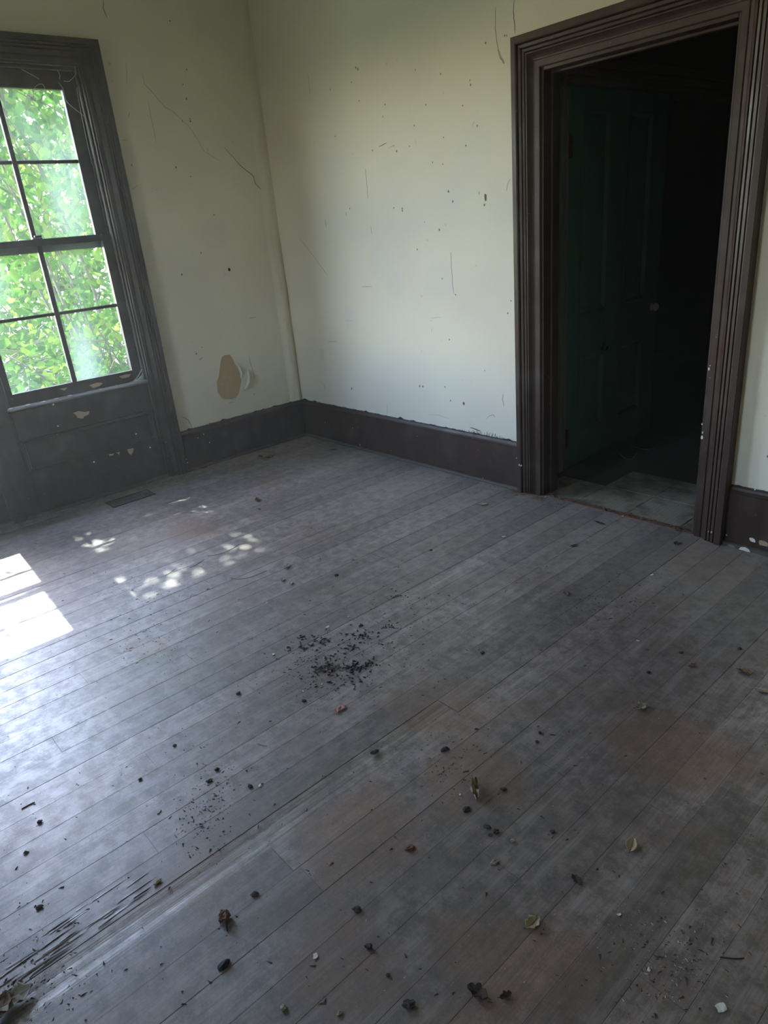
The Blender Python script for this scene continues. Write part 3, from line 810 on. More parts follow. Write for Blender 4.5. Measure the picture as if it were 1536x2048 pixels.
# ------------------------------------------------------------------ floor register by the window
M_DUSTIRON = simple('dusty_register_iron', (0.16, 0.145, 0.12), 0.7, 0.3, 60)
vent = empty('floor_register', (0.215, -1.63, 0.0))
tag(vent, 'rusty iron floor register grille set in the boards below the window', 'vent')
def vb(name, x0, x1, y0, y1, z0, z1, par=vent, bev=0.001): return box(name, x0, x1, y0, y1, z0, z1, M_IRON, par, bev)
vb('rim', -.075, -.058, -.15, .15, 0.0006, .006); vb('rim', .058, .075, -.15, .15, 0.0006, .006)
vb('rim', -.058, .058, -.15, -.134, 0.0006, .006); vb('rim', -.058, .058, .134, .15, 0.0006, .006)
vb('back_plate', -.058, .058, -.134, .134, 0.0006, .0016, bev=0).data.materials[0] = M_DARK
for k in range(20):
    y = -.128 + k * .0135; vb('louver', -.057, .057, y - .0026, y + .0026, .0016, .0056, bev=0).data.materials[0] = M_DUSTIRON
vb('cross_bar', -.004, .004, -.134, .134, .0018, .0058, bev=0)

# ------------------------------------------------------------------ dry leaves, chips and litter on the floor
def leaf_mesh(name, L, Wd, curl, bend, seed, lobes=0.0, crinkle=0.15):
    """dry leaf: pointed blade curled across (curl, radians) and bent along its length"""
    rr = random.Random(seed); nu, nv = 11, 7; rows = []
    for i in range(nu):
        f = i / (nu - 1)
        hw = Wd / 2 * (math.sin(math.pi * min(1, f * 0.97 + 0.015)) ** 0.75) * (1 + lobes * math.sin(f * 17 + seed)) + 0.0003
        ax_a = bend * (f - 0.5)
        cx, cz = L * (f - 0.5), L * 0.25 * bend * (f - 0.5) ** 2 * 2
        row = []
        for j in range(nv):
            g = (j / (nv - 1)) * 2 - 1
            if abs(curl) > 1e-3:
                r = hw / (curl / 2); a = g * curl / 2
                y, z = r * math.sin(a), r * (1 - math.cos(a))
            else: y, z = g * hw, 0.0
            z += crinkle * Wd * 0.35 * mnoise.noise(Vector((f * 6 + seed, g * 3, seed * 1.7)))
            row.append(Vector((cx, y + 0.1 * Wd * mnoise.noise(Vector((f * 4, seed, 2))), cz + z)))
        rows.append(row)
    zmin = min(p.z for r in rows for p in r)
    for r in rows:
        for p in r: p.z -= zmin - 0.0008
    verts = [p for r in rows for p in r]; faces = []
    for i in range(nu - 1):
        for j in range(nv - 1):
            a = i * nv + j; faces.append((a, a + 1, a + nv + 1, a + nv))
    n = len(verts)   # a second skin gives the blade thickness
    verts += [p + Vector((0, 0, 0.0006)) for p in verts]
    faces += [tuple(q + n for q in reversed(f)) for f in faces]
    rim = [j for j in range(nv)] + [i * nv + nv - 1 for i in range(1, nu)] + [(nu - 1) * nv + j for j in range(nv - 2, -1, -1)] + [i * nv for i in range(nu - 2, 0, -1)]
    faces += [(rim[k], rim[(k + 1) % len(rim)], rim[(k + 1) % len(rim)] + n, rim[k] + n) for k in range(len(rim))]
    stem = [rows[0][nv // 2] + Vector((-L * 0.16, Wd * 0.05, 0.002)), rows[0][nv // 2], rows[3][nv // 2] + Vector((0, 0, .0008)), rows[nu // 2][nv // 2] + Vector((0, 0, .0008)), rows[nu - 2][nv // 2] + Vector((0, 0, .0008))]
    return verts, faces, stem
def dry_leaf(u, v, L, Wd, curl, bend, ang_px, mat, seed, label, lobes=0.0, tilt=0.0, crinkle=0.15, group='dry leaves on the floor', cat='leaf', name='dry_leaf', z=0.0):
    """ang_px: direction of the leaf's axis as it runs in the photograph (degrees, counter-clockwise from right)"""
    p = fl(u, v, z); q = fl(u + 12 * math.cos(math.radians(ang_px)), v - 12 * math.sin(math.radians(ang_px)), z)
    root = empty(name, p, math.atan2(q.y - p.y, q.x - p.x)); root.rotation_euler.x = tilt
    verts, faces, stem = leaf_mesh(name, L, Wd, curl, bend, seed, lobes, crinkle)
    pyd('blade', verts, faces, mat, root, True); tube('stem', stem, 0.0009, M_DRY[3], root, 5, 0.0004)
    tag(root, label, cat, group)
    return root
dry_leaf(952, 1586, .082, .060, 4.6, .4, 97, M_DRY[0], 1, 'largest dry leaf, tan and rolled into a pointed tube, on the dark boards', 0.22, 0, 1.1)
dry_leaf(1263, 1693, .048, .032, 1.6, 1.0, 75, M_DRY[0], 2, 'small tan leaf folded in half standing on the darkest boards at right')
dry_leaf(1132, 1187, .050, .022, 1.2, .3, 118, M_DRY[1], 3, 'slim brown leaf lying alone on grey boards below the doorway')
dry_leaf(1282, 1416, .045, .038, 1.9, .9, 20, M_DRY[2], 4, 'crumpled greyish leaf caught on a board seam right of centre', .15, 0, .5)
dry_leaf(965, 1010, .060, .026, .9, .6, 5, M_DRY[0], 5, 'pale tan leaf scrap left of the doorway casing', .2, 0, .3)
dry_leaf(540, 916, .085, .050, 1.7, .8, 20, M_DRY[1], 6, 'curled brown leaf in the room corner, right one of a pair', .15, 0, .4)
dry_leaf(521, 914, .060, .030, 1.2, .5, 160, M_DRY[3], 7, 'dark brown leaf in the room corner, left one of a pair', .15, 0, .4)
dry_leaf(515, 1001, .060, .040, 3.2, .9, 100, M_DRY[1], 8, 'dark curled leaf standing up on the floor in front of the corner', .1, 0, .4)
dry_leaf(668, 900, .055, .020, 1.0, .5, 5, M_DRY[3], 9, 'thin dark leaf near the door wall baseboard, left of the twisted one')
dry_leaf(718, 908, .060, .028, 1.8, .8, -15, M_DRY[2], 10, 'twisted grey brown leaf close to the door wall shoe moulding', .2, 0, .4)
dry_leaf(519, 1019, .035, .010, .7, .2, -20, M_DRY[3], 11, 'small black leaf sliver just below the standing curled leaf')
dry_leaf(285, 969, .080, .030, 1.2, .6, 12, M_DRY[2], 12, 'pale broken leaf on the floor behind the register grille', .2, 0, .4)
dry_leaf(392, 940, .060, .030, 1.4, .7, 10, M_DRY[2], 13, 'grey leaf scrap at the foot of the window casing', .2, 0, .4)
dry_leaf(410, 936, .055, .028, 1.4, .7, 35, M_DRY[1], 14, 'brown leaf scrap against the baseboard beside the window casing', .2, 0, .4)
dry_leaf(1490, 1346, .045, .030, 1.6, .8, -20, M_DRY[1], 15, 'curled brown leaf at the right edge, upper of two', .2, 0, .4)
dry_leaf(1527, 1383, .040, .022, 1.2, .6, -10, M_DRY[0], 16, 'tan leaf scrap cut by the right edge of the picture, lower of two', .2, 0, .3)
dry_leaf(1200, 1047, .065, .022, 1.0, .4, -20, M_DRY[3], 17, 'dark leaf sliver on the floor before the doorway threshold', .2, 0, .3)
dry_leaf(574, 1134, .050, .030, 1.6, .8, 60, M_DRY[2], 18, 'grey torn leaf above two small scraps in mid floor', .2, 0, .5)
dry_leaf(566, 1161, .034, .022, 1.7, .8, 70, M_DRY[2], 19, 'small grey leaf scrap, left of two below the torn leaf', .2, 0, .5)
dry_leaf(582, 1167, .034, .022, 1.7, .8, 110, M_DRY[0], 20, 'small tan leaf scrap, right of two below the torn leaf', .2, 0, .5)
dry_leaf(30, 2003, .085, .060, 1.9, 1.1, 35, M_DRY[2], 21, 'torn grey curl of leaf at the bottom left corner', .25, 0, .6)
dry_leaf(6, 2022, .070, .055, 2.4, 1.0, 70, M_DRY[1], 22, 'dark rolled leaf cut by the bottom left edge', .2, 0, .5)
dry_leaf(1066, 1848, .045, .034, 1.8, .9, 40, M_DRY[0], 23, 'pinkish tan clump of leaf on the dark lower boards', .25, 0, .6)
dry_leaf(955, 1988, .050, .034, 2.2, .9, 150, M_DRY[3], 24, 'blackish crumpled leaf near the bottom edge, larger of two', .25, 0, .6)
dry_leaf(1012, 1994, .028, .020, 2.0, .8, 20, M_DRY[3], 25, 'small blackish crumpled leaf near the bottom edge, right of the larger', .25, 0, .6)
dry_leaf(1153, 1761, .034, .020, 1.6, .8, 130, M_DRY[3], 26, 'star shaped dark leaf crumb on a seam below the folded leaf', .35, 0, .5)
dry_leaf(1352, 1088, .040, .022, 1.2, .6, 60, M_DRY[3], 27, 'dark leaf crumb in front of the right door casing', .3, 0, .5)
dry_leaf(1148, 1092, .045, .018, 1.2, .6, 20, M_DRY[3], 28, 'faint dark leaf sliver on boards left of the doorway middle', .3, 0, .4)
dry_leaf(1385, 1332, .030, .018, 1.5, .6, 20, M_DRY[1], 29, 'rusty brown leaf crumb on the right side boards', .3, 0, .5)

def chunk(u, v, size, mat, label, cat, name, seed, squash=0.6, group=None, elong=1.0, ang=0.0):
    rr = random.Random(seed); bm = bmesh.new()
    bmesh.ops.create_icosphere(bm, subdivisions=3, radius=size * .37)
    off = Vector((rr.uniform(0, 50), rr.uniform(0, 50), seed))
    for w in bm.verts:
        n = mnoise.noise(w.co * (3.2 / size) + off) + .6 * mnoise.noise(w.co * (8 / size) + off); w.co *= 1 + 0.6 * n
        w.co.z *= squash; w.co.x *= elong
    zm = min(w.co.z for w in bm.verts)
    for w in bm.verts: w.co.z = max(w.co.z - zm - size * 0.08, 0.0004)
    o = obj(name, bm, mat); o.location = fl(u, v); o.rotation_euler.z = ang
    tag(o, label, cat, group); return o
# the reddish wood chunk with its broken spike
rc = empty('wood_chunk', fl(450, 1840)); tag(rc, 'reddish square chunk of rotten wood with a dark spike, lower left', 'wood chunk')
bm = bmesh.new(); bx(bm, -.011, .011, -.011, .011, .0006, .021, .0)
bmesh.ops.subdivide_edges(bm, edges=bm.edges, cuts=4, use_grid_fill=True)
for w in bm.verts: w.co += Vector([mnoise.noise(w.co * 130 + Vector((k * 9, 0, 0))) * .006 + mnoise.noise(w.co * 400 + Vector((k * 9, 0, 0))) * .0025 for k in range(3)]); w.co.z = max(w.co.z, .0005)
obj('block', bm, M_REDWOOD, rc)
tube('spike', [(0.006, -.010, .012), (.012, -.020, .008), (.018, -.030, .002)], .006, M_DRY[3], rc, 6, .0012)
rc.rotation_euler.z = 0.7

clods = [(447, 1932, .022, 'black oblong pellet beside the seam at lower left', 2.0, .75), (315, 1765, .016, 'black chip on the pale worn board', 1.8, .7), (500, 1574, .016, 'round black clod on grey boards, left of centre', 1.2, .3),
    (434, 1540, .016, 'black clod with straws, upper of a close pair at left', 1.3, .3), (419, 1563, .015, 'black clod, lower of a close pair at left', 1.8, .4), (281, 1560, .014, 'black clod on the bright lavender sheen', 1.1, .2),
    (349, 1492, .013, 'triangular black chip on bright boards', 1.3, .8), (715, 1820, .020, 'dark clod with a pale end at lower centre', 1.5, -.3), (820, 1698, .024, 'reddish dark beetle husk at lower centre right', 1.4, .3),
    (933, 1620, .020, 'black clod just below the rolled tan leaf', 1.4, .6), (1007, 1580, .016, 'black clod right of the rolled tan leaf', 1.5, .1), (975, 1655, .016, 'black clod, top of a group of three', 1.6, -.4),
    (992, 1664, .018, 'black clod, right of a group of three', 1.2, .5), (980, 1671, .012, 'black clod, lowest of a group of three', 1.1, .1), (1025, 1684, .016, 'pale round pebble beside the group of three clods', 1.0, 0),
    (989, 1726, .020, 'dark clod below the pale pebble', 1.3, 0), (1105, 1665, .014, 'olive clod alone on the dark boards', 1.2, .8), (953, 1459, .012, 'small black clod between the rust stain and the leaf', 1.2, .2),
    (1080, 1467, .014, 'black clod, upper of two on mid right boards', 1.0, .2), (1074, 1484, .014, 'black clod, lower of two on mid right boards', 1.1, .2), (818, 2012, .026, 'dark clod close to the bottom edge', 1.4, -.2),
    (737, 1895, .018, 'grey and black clod on a seam, lower middle', 1.3, -.6), (776, 1951, .012, 'small grey clod below the seam, lower middle', 1.0, .3), (567, 2017, .018, 'pale grey clod near the bottom edge, left one', 1.1, .3),
    (679, 2027, .014, 'pale grey clod near the bottom edge, right one', 1.2, .3), (608, 1403, .018, 'brown black clod below the pellet heap', 1.3, .2), (477, 1388, .018, 'dark clod with pale flecks left of the pellet heap', 1.2, .6),
    (673, 1151, .018, 'black clod alone on lavender grey boards', 1.3, .2), (510, 1790, .018, 'grey clod beside the wood chunk', 1.5, .1), (965, 1306, .016, 'black clod on grey boards right of the pellet heap', 1.5, .3),
    (890, 1500, .024, 'brown clod lying in the rust stain', 1.4, .4), (750, 1506, .020, 'brown crumbly clod on the worn board', 2.0, .5), (862, 1101, .014, 'tiny black chip far from the other litter', 1.5, .2),
    (1297, 1346, .016, 'black clod near the rusty crumb at right', 1.2, .1), (1362, 1306, .014, 'black chip, left of a pair at far right', 1.4, .2), (1479, 1298, .014, 'black chip, right of a pair at far right', 1.4, .2),
    (80, 1645, .016, 'dark clod at the left edge', 1.2, .3), (52, 1706, .014, 'dark clod below the other at the left edge', 1.2, .3), (80, 1815, .016, 'dark chip on the board above the splinters', 1.3, .6)]
for i, (u, v, s, lab, el, an) in enumerate(clods):
    m = M_DRY[2] if 'pale' in lab and 'flecks' not in lab and 'end' not in lab else (M_REDWOOD if 'beetle' in lab else (M_CLOD if i % 3 else M_PELLET[0]))
    chunk(u, v, s, m, lab, 'pellet' if 'pellet' in lab else 'clod', 'dirt_clod', i + 1, .65, 'clods of dirt on the floor', el, an + .85)

chips = [(631, 1913, .018, 'white oval paint chip on dark boards, lower middle'), (1441, 2015, .030, 'largest white paint chip, bottom right corner'), (1303, 1151, .022, 'white paint chip on the boards before the right casing'),
    (655, 1255, .022, 'white chip standing above the pellet heap'), (547, 1309, .018, 'white curved chip left of the pellet heap'), (1007, 1074, .024, 'white chip with a thread, left of the doorway'),
    (1245, 1033, .016, 'round white chip on the doorway threshold'), (606, 1383, .010, 'tiny white chip below the pellet heap'), (644, 1369, .010, 'tiny white chip touching a black pellet'), (533, 1206, .014, 'pale chip beside two black crumbs'),
    (697, 1234, .012, 'white chip under a black crumb'), (520, 1572, .014, 'pale sliver beside the round black clod'), (1276, 1282, .014, 'pale chip on the right side boards'), (920, 1590, .010, 'tiny pale chip left of the rolled leaf'),
    (267, 1143, .012, 'white crumb on the bright boards near the sun patches'), (1090, 995, .016, 'pale chip at the foot of the left casing'), (1297, 1940, .012, 'cream crumb on the dark stain, lower right'), (1238, 1830, .012, 'cream crumb above the dark stain, lower right')]
for i, (u, v, s, lab) in enumerate(chips):
    o = flat_patch('paint_chip', blob_outline((0, 0, 0.0006), s / 2, 2, .65, 9, i + 70), 2, .001, M_WHITE, None, 0.0014)
    for w in o.data.vertices: w.co.z += 0.25 * abs(w.co.y)
    o.location = fl(u, v); o.rotation_euler.z = random.uniform(0, 3); tag(o, lab, 'paint chip', 'paint chips on the floor')
# red scrap of crumpled wrapper
vr, fr = [], []
for k in range(7):
    f = k / 6; c = Vector((.045 * (f - .5), .008 * math.sin(f * 6), 0))
    for j in range(4): vr.append(c + Vector((0, (j - 1.5) * .007 * (1 - .4 * abs(f - .5)), .0015 + .006 * abs(math.sin(k * 1.9 + j)))))
for k in range(6):
    for j in range(3): a = k * 4 + j; fr.append((a, a + 1, a + 5, a + 4))
o = pyd('red_scrap', vr, fr, M_RED, None); sm = o.modifiers.new('thick', 'SOLIDIFY'); sm.thickness = .0012
o.location = fl(680, 1420); o.rotation_euler.z = 2.0; tag(o, 'crumpled faded red scrap below the pellet heap', 'scrap')

# heap of dark pellets
pm = []
for kd in range(4):
    bm = bmesh.new(); bmesh.ops.create_icosphere(bm, subdivisions=2, radius=1.0)
    for w in bm.verts:
        n = mnoise.noise(w.co * 1.7 + Vector((kd * 7, 0, 0))); w.co = Vector((w.co.x * 1.9 + .12 * w.co.y, w.co.y * .72, w.co.z * .72)) * (1 + .22 * n)
    me = bpy.data.meshes.new('pellet'); bm.to_mesh(me); bm.free(); me.materials.append(M_PELLET[kd % 2]); me.polygons.foreach_set('use_smooth', [True] * len(me.polygons)); pm.append(me)
clusters = [(655, 1338, 26, 12, 60, 1), (706, 1338, 16, 11, 34, 0), (643, 1284, 14, 7, 20, 1), (606, 1277, 9, 6, 10, 0), (603, 1297, 9, 6, 10, 1), (576, 1297, 4, 5, 5, 0), (727, 1270, 18, 7, 18, 0), (704, 1296, 9, 6, 12, 0),
            (722, 1253, 7, 4, 6, 1), (775, 1252, 16, 4, 8, 1), (735, 1330, 22, 10, 18, 0), (655, 1320, 20, 6, 10, 0), (700, 1310, 60, 45, 34, 0), (690, 1360, 70, 18, 14, 0), (800, 1192, 14, 5, 8, 1)]
rp = random.Random(11); np_ = 0
WHERE = ['in the thickest brown heap mid floor', 'in the black patch right of the thickest heap', 'in the brown pile above the thickest heap', 'in the short row upper left of the heap', 'in the reddish pile left of the heap',
         'in the pair of crumbs farthest left of the heap', 'in the dark row above right of the heap', 'in the small pile in the middle of the scatter', 'in the few above the dark row', 'in the crooked line at upper right',
         'trailing off right of the black patch', 'just above the thickest heap', 'scattered loosely between the pellet piles', 'scattered loosely below the thickest heap', 'in the faint patch far above the heap']
for (cu, cv, su, sv, n, brown), wh in zip(clusters, WHERE):
    for k in range(n):
        u, v = rp.gauss(cu, su * .62), rp.gauss(cv, sv * .62)
        s = rp.uniform(.0026, .0042)
        me = pm[(1 if brown and rp.random() < .75 else 0) + 2 * rp.randint(0, 1)]
        o = bpy.data.objects.new('pellet', me); COL.objects.link(o)
        p = fl(u, v); lay = rp.uniform(0, .006) if (brown and n >= 20 and rp.random() < .5) else 0.0
        o.location = (p.x, p.y, s * .72 + lay); o.scale = (s, s, s); o.rotation_euler = (0, rp.uniform(-.15, .15), rp.uniform(0, 6.28))
        tag(o, 'dark oblong pellet ' + wh, 'pellet', 'pellets ' + wh); np_ += 1

# fine crumbs and dust grains nobody could count
def crumbs(name, label, spots, n, smin, smax, mat, seed):
    r = np.random.default_rng(seed); V, Fc = [], []
    base = np.array([(1, 0, 0), (-.5, .87, 0), (-.5, -.87, 0), (0, 0, 1.0)])
    tri = [(0, 1, 3), (1, 2, 3), (2, 0, 3), (0, 2, 1)]
    wts = np.array([s[4] for s in spots], float); wts /= wts.sum()
    for k in range(n):
        cu, cv, su, sv, _ = spots[r.choice(len(spots), p=wts)]
        u, v = (r.uniform(cu - su, cu + su), r.uniform(cv - sv, cv + sv)) if su > 150 else (r.normal(cu, su), r.normal(cv, sv))
        p = fl(float(u), float(v))
        if p.x < .03 or p.y > -.03 or p.x > RX - .1 or p.y < RY + .1: continue
        s = r.uniform(smin, smax) * (0.6 + 0.8 * r.random() ** 2); a = r.uniform(0, 6.28); e = r.uniform(.5, 2.6)
        c, d = math.cos(a), math.sin(a); b0 = len(V)
        for q in base:
            x, y = q[0] * s * e, q[1] * s * .6; V.append((p.x + x * c - y * d, p.y + x * d + y * c, .0003 + q[2] * s * .55))
        Fc += [(b0 + t0, b0 + t1, b0 + t2) for t0, t1, t2 in tri]
    o = pyd(name, V, Fc, mat, None, normals=False); return tag(o, label, 'debris', None, 'stuff')
crumbs('floor_crumbs', 'fine dark crumbs strewn over the floor boards', [(768, 1500, 768, 520, 5), (690, 1310, 90, 50, 3), (640, 1340, 40, 30, 2), (800, 1220, 60, 30, 1.2), (430, 1580, 40, 60, 1), (900, 1520, 40, 40, 1),
       (400, 1640, 30, 40, 1), (310, 1290, 40, 25, 1), (300, 1180, 60, 30, 1), (80, 1930, 60, 60, 1.5), (1240, 1210, 50, 30, 1), (1330, 1920, 60, 60, 1.0), (1150, 1000, 40, 10, .8), (980, 970, 60, 10, .8), (360, 950, 40, 8, .8)], 2600, .0014, .0048, M_CRUMB, 5)
crumbs('pale_crumbs', 'pale grit flecks strewn over the floor boards', [(768, 1500, 768, 520, 5), (560, 1010, 160, 40, 1), (1310, 1850, 60, 40, 1.5), (1360, 1940, 40, 30, 1), (1230, 1050, 60, 15, .6)], 420, .0010, .0026, M_WHITE, 6)
# swept litter along the threshold and the casing feet
def litter(name, label, a, b, n, mat, seed, spread=.014):
    rr = random.Random(seed); V, Fc = [], []
    for k in range(n):
        p = Vector(a).lerp(Vector(b), rr.random()); p += Vector((rr.gauss(0, spread * .6), rr.gauss(0, spread), rr.uniform(.001, .006)))
        an = rr.uniform(-.7, .7); L = rr.uniform(.006, .03)
        v, f = tube_geo([p, p + Vector((math.cos(an) * L / 2, math.sin(an) * L / 2, rr.uniform(0, .004))), p + Vector((math.cos(an) * L, math.sin(an) * L, 0))], rr.uniform(.0008, .0026), 4)
        b0 = len(V); V += v; Fc += [tuple(i + b0 for i in q) for q in f]
    return tag(pyd(name, V, Fc, mat, None, normals=False), label, 'debris', None, 'stuff')
litter('threshold_litter', 'line of dark crumbs and splinters along the doorway threshold', (DL + .03, .012, .003), (DR - .03, .005, .003), 170, M_REDWOOD, 3)
litter('casing_litter', 'dry crumbs swept against the foot of the left door casing', (DL - .22, -.075, 0), (DL + .03, -.05, 0), 60, M_DRY[1], 4, .012)
litter('window_litter', 'dry leaf crumbs swept along the floor under the window', (.04, -1.05, 0), (.05, -2.3, 0), 120, M_DRY[2], 5, .010)

# fine dark hairs and straws lying on the boards
def strand(pts_px, r, mat, label, name, cat, z=.0016, group='loose strands on the floor', par=None):
    pts = smooth_path([fl(u, v, z) for u, v in pts_px], 5)
    o = tube(name, pts, r, mat, par, 4); return tag(o, label, cat, group)
strand(((463, 1157), (480, 1158), (505, 1153), (534, 1141)), .0012, M_DRY[3], 'long curved dark straw on boards left of the torn leaf', 'straw', 'straw')
strand(((415, 1112), (440, 1108), (460, 1100), (480, 1088)), .0012, M_DRY[3], 'long curved dark straw nearest the sun dapples', 'straw', 'straw')
strand(((330, 1152), (342, 1144), (350, 1138)), .0010, M_DRY[3], 'short dark straw left of the long ones', 'straw', 'straw')
strand(((380, 1135), (395, 1128), (408, 1119)), .0010, M_DRY[3], 'short dark straw between the long curved straws', 'straw', 'straw')
strand(((43, 1618), (55, 1611), (69, 1604)), .0018, M_DRY[1], 'red brown twig at the left edge', 'twig', 'twig')
strand(((314, 1628), (318, 1626), (322, 1620)), .0018, M_DRY[2], 'short pale twig on the lavender boards', 'twig', 'twig')
strand(((515, 1486), (525, 1490), (534, 1491)), .0012, M_TENDRIL, 'pale looped straw left of centre', 'straw', 'straw')
strand(((884, 1464), (895, 1468), (903, 1475)), .0012, M_TENDRIL, 'pale looped straw above the rust stain', 'straw', 'straw')
strand(((1353, 1062), (1366, 1050), (1383, 1038)), .0020, M_DRY[3], 'dark twig across the threshold by the right jamb', 'twig', 'twig', .006)
strand(((1440, 1914), (1470, 1917), (1488, 1916)), .0016, M_DRY[3], 'dark twig near the lower right corner', 'twig', 'twig')
strand(((1232, 898), (1243, 911), (1252, 917), (1262, 918), (1268, 914), (1274, 905)), .0018, M_TENDRIL, 'pale bent straw on the hall floor, nearer one', 'straw', 'straw', .002)
strand(((1262, 892), (1278, 897), (1295, 899), (1312, 896)), .0018, M_TENDRIL, 'pale bent straw on the hall floor, farther one', 'straw', 'straw', .002)

# splintered edge of the boards at lower left
rs = random.Random(5)
for k in range(34):
    y = -3.22 + rs.random() * .34; x = 3.140 + rs.random() * .105; L = rs.uniform(.03, .12); w = rs.uniform(.002, .007); h = rs.uniform(.0006, .0022)
    x += (y + 3.05) * -.05; a = rs.uniform(-.06, .06)
    V = [(x - w / 2, y, .0004), (x + w / 2, y, .0004), (x + w * .3 + a * L, y + L * .6, .0004), (x + a * L, y + L, .0004 + h * .4), (x - w * .4 + a * L, y + L * .55, .0004),
         (x, y + L * .1, h), (x + a * L * .6, y + L * .55, h * 1.2)]
    pyd('splinter', V, [(0, 1, 5), (1, 2, 6, 5), (2, 3, 6), (3, 4, 6), (4, 0, 5, 6), (0, 4, 3, 2, 1)], M_FLOOR_WORN, floor)

# ------------------------------------------------------------------ garden outside
struct(box('ground', -60, 60, -60, 60, -0.9, -0.7, M_GROUND))
def leaves_mesh(centers, size, seed, palette):
    r = np.random.default_rng(seed); n = len(centers)
    L = size * r.uniform(.65, 1.35, n); Wd = L * r.uniform(.45, .68, n)
    d = r.normal(size=(n, 3)); d[:, 2] -= 0.5; d /= np.linalg.norm(d, axis=1)[:, None]
    s = np.cross(d, r.normal(size=(n, 3))); s /= np.linalg.norm(s, axis=1)[:, None]
    nn = np.cross(d, s)
    c = np.asarray(centers)
    fold = r.uniform(.05, .22, n)
    def P(a, b, h): return c + d * (L * a)[:, None] + s * (Wd * b)[:, None] + nn * (L * h * fold / .15)[:, None]
    P0, P1_, P2_, P3, P4, P5 = P(0, 0, 0), P(.3, .5, .10), P(.68, .38, .08), P(1, 0, -.06), P(.68, -.38, .08), P(.3, -.5, .10)
    V = np.stack([P0, P1_, P2_, P3, P4, P5], 1).reshape(-1, 3)
    i = np.arange(n)[:, None] * 6
    Q = np.concatenate([i + np.array([[0, 1, 2, 3]]), i + np.array([[0, 3, 4, 5]])], 1).reshape(-1, 4)
    me = bpy.data.meshes.new('foliage')
    me.vertices.add(len(V)); me.vertices.foreach_set('co', V.astype(np.float32).ravel())
    me.loops.add(Q.size); me.loops.foreach_set('vertex_index', Q.astype(np.int32).ravel())
    me.polygons.add(len(Q)); me.polygons.foreach_set('loop_start', (np.arange(len(Q)) * 4).astype(np.int32)); me.polygons.foreach_set('loop_total', np.full(len(Q), 4, np.int32))
    me.update(calc_edges=True)
    pal = np.array(palette); colr = pal[r.integers(0, len(pal), n)] * r.uniform(.8, 1.2, (n, 1))
    ca = me.color_attributes.new('Col', 'FLOAT_COLOR', 'POINT')
    ca.data.foreach_set('color', np.concatenate([np.repeat(np.clip(colr, 0, 1), 6, 0), np.ones((n * 6, 1))], 1).astype(np.float32).ravel())
    me.materials.append(M_LEAF)
    return me
PAL = [(.040, .108, .014), (.054, .135, .017), (.072, .158, .020), (.100, .180, .024), (.135, .200, .028), (.034, .090, .014)]
def tree(name, base, blobs, nleaf, size, seed, label, trunks, group, individual=0):
    root = empty(name, base); tag(root, label, 'tree' if 'tree' in name else 'shrub', group)
    r = np.random.default_rng(seed); cs, br = [], []
    vol = np.array([b[1][0] * b[1][1] * b[1][2] for b in blobs]) ** .8; vol /= vol.sum()
    B = Vector(base)
    # stems fork out of the base into every clump
    V, Fc = [], []
    def add(pts, r0, r1, sides=6):
        v, f = tube_geo(smooth_path(pts, 4), r0, sides, r1); b0 = len(V); V.extend(v); Fc.extend([tuple(i + b0 for i in q) for q in f])
    for k in range(trunks):
        b = blobs[k % len(blobs)]; tip = Vector(b[0]) + Vector((r.uniform(-.3, .3), r.uniform(-.3, .3), r.uniform(0, .4)))
        mid = B.lerp(tip, .5) + Vector((r.uniform(-.2, .2), r.uniform(-.2, .2), r.uniform(-.1, .2)))
        add([B + Vector((r.uniform(-.15, .15), r.uniform(-.15, .15), 0)), B.lerp(mid, .5) + Vector((r.uniform(-.08, .08), r.uniform(-.08, .08), 0)), mid, tip], r.uniform(.014, .03), .006)
        for q in range(9):
            bb = blobs[r.integers(len(blobs))]; e = Vector(bb[0]) + Vector([float(r.uniform(-.9, .9)) * bb[1][i] for i in range(3)])
            st = mid.lerp(tip, r.uniform(0, 1)); add([st, st.lerp(e, .5) + Vector((0, 0, r.uniform(-.15, .25))), e], .006, .002, 4)
    obj_st = pyd('stems', [v - B for v in V], Fc, M_BARK, root, True, normals=False)
    for (c, rad), w in zip(blobs, vol):
        m = int(nleaf * w); d = r.normal(size=(m, 3)); d /= np.linalg.norm(d, axis=1)[:, None]
        q = r.uniform(.15, 1, (m, 1)) ** .45
        cs.append(np.array(c) + d * q * np.array(rad))
    cs = np.concatenate(cs)
    keep = (cs[:, 0] < -WTH - .12); cs = cs[keep]
    o = obj('foliage', leaves_mesh(cs - np.array(base), size, seed + 1, PAL), None, root); o['kind'] = 'stuff'
    if individual:
        near = cs[np.argsort(-cs[:, 0])[:individual * 3]][::3]
        for k, p in enumerate(near):
            obj('leaf', leaves_mesh([np.array(p) - np.array(base) + np.array((.06, 0, -.05))], size * 1.15, seed + 50 + k, PAL), None, root)
    return root
tree('leafy_tree', (-2.0, -0.7, -0.7), [((-1.7, -1.3, 2.2), (.75, .8, .9)), ((-1.8, -.1, 2.4), (.8, .9, 1.1)), ((-2.2, -1.2, 3.5), (1.0, .95, .9)), ((-2.6, .5, 3.6), (1.0, 1.2, 1.0)), ((-2.9, -1.1, 4.6), (1.2, 1.0, .9)), ((-1.6, -1.4, 3.0), (.7, .7, .8)), ((-2.9, -1.6, 5.1), (.8, .5, .7)), ((-2.7, -2.75, 5.15), (.55, .5, .35)), ((-1.9, -2.75, 3.55), (.35, .35, .14)), ((-3.1, -1.6, 6.0), (.9, .5, .8)), ((-2.3, -1.6, 5.2), (.6, .5, .55)), ((-1.75, -1.6, 4.25), (.5, .5, .45)), ((-3.2, 1.4, 2.6), (1.2, 1.2, 1.2))],
     13000, .085, 21, 'tall leafy tree hung with vines close outside the window', 7, 'greenery outside the window', 60)
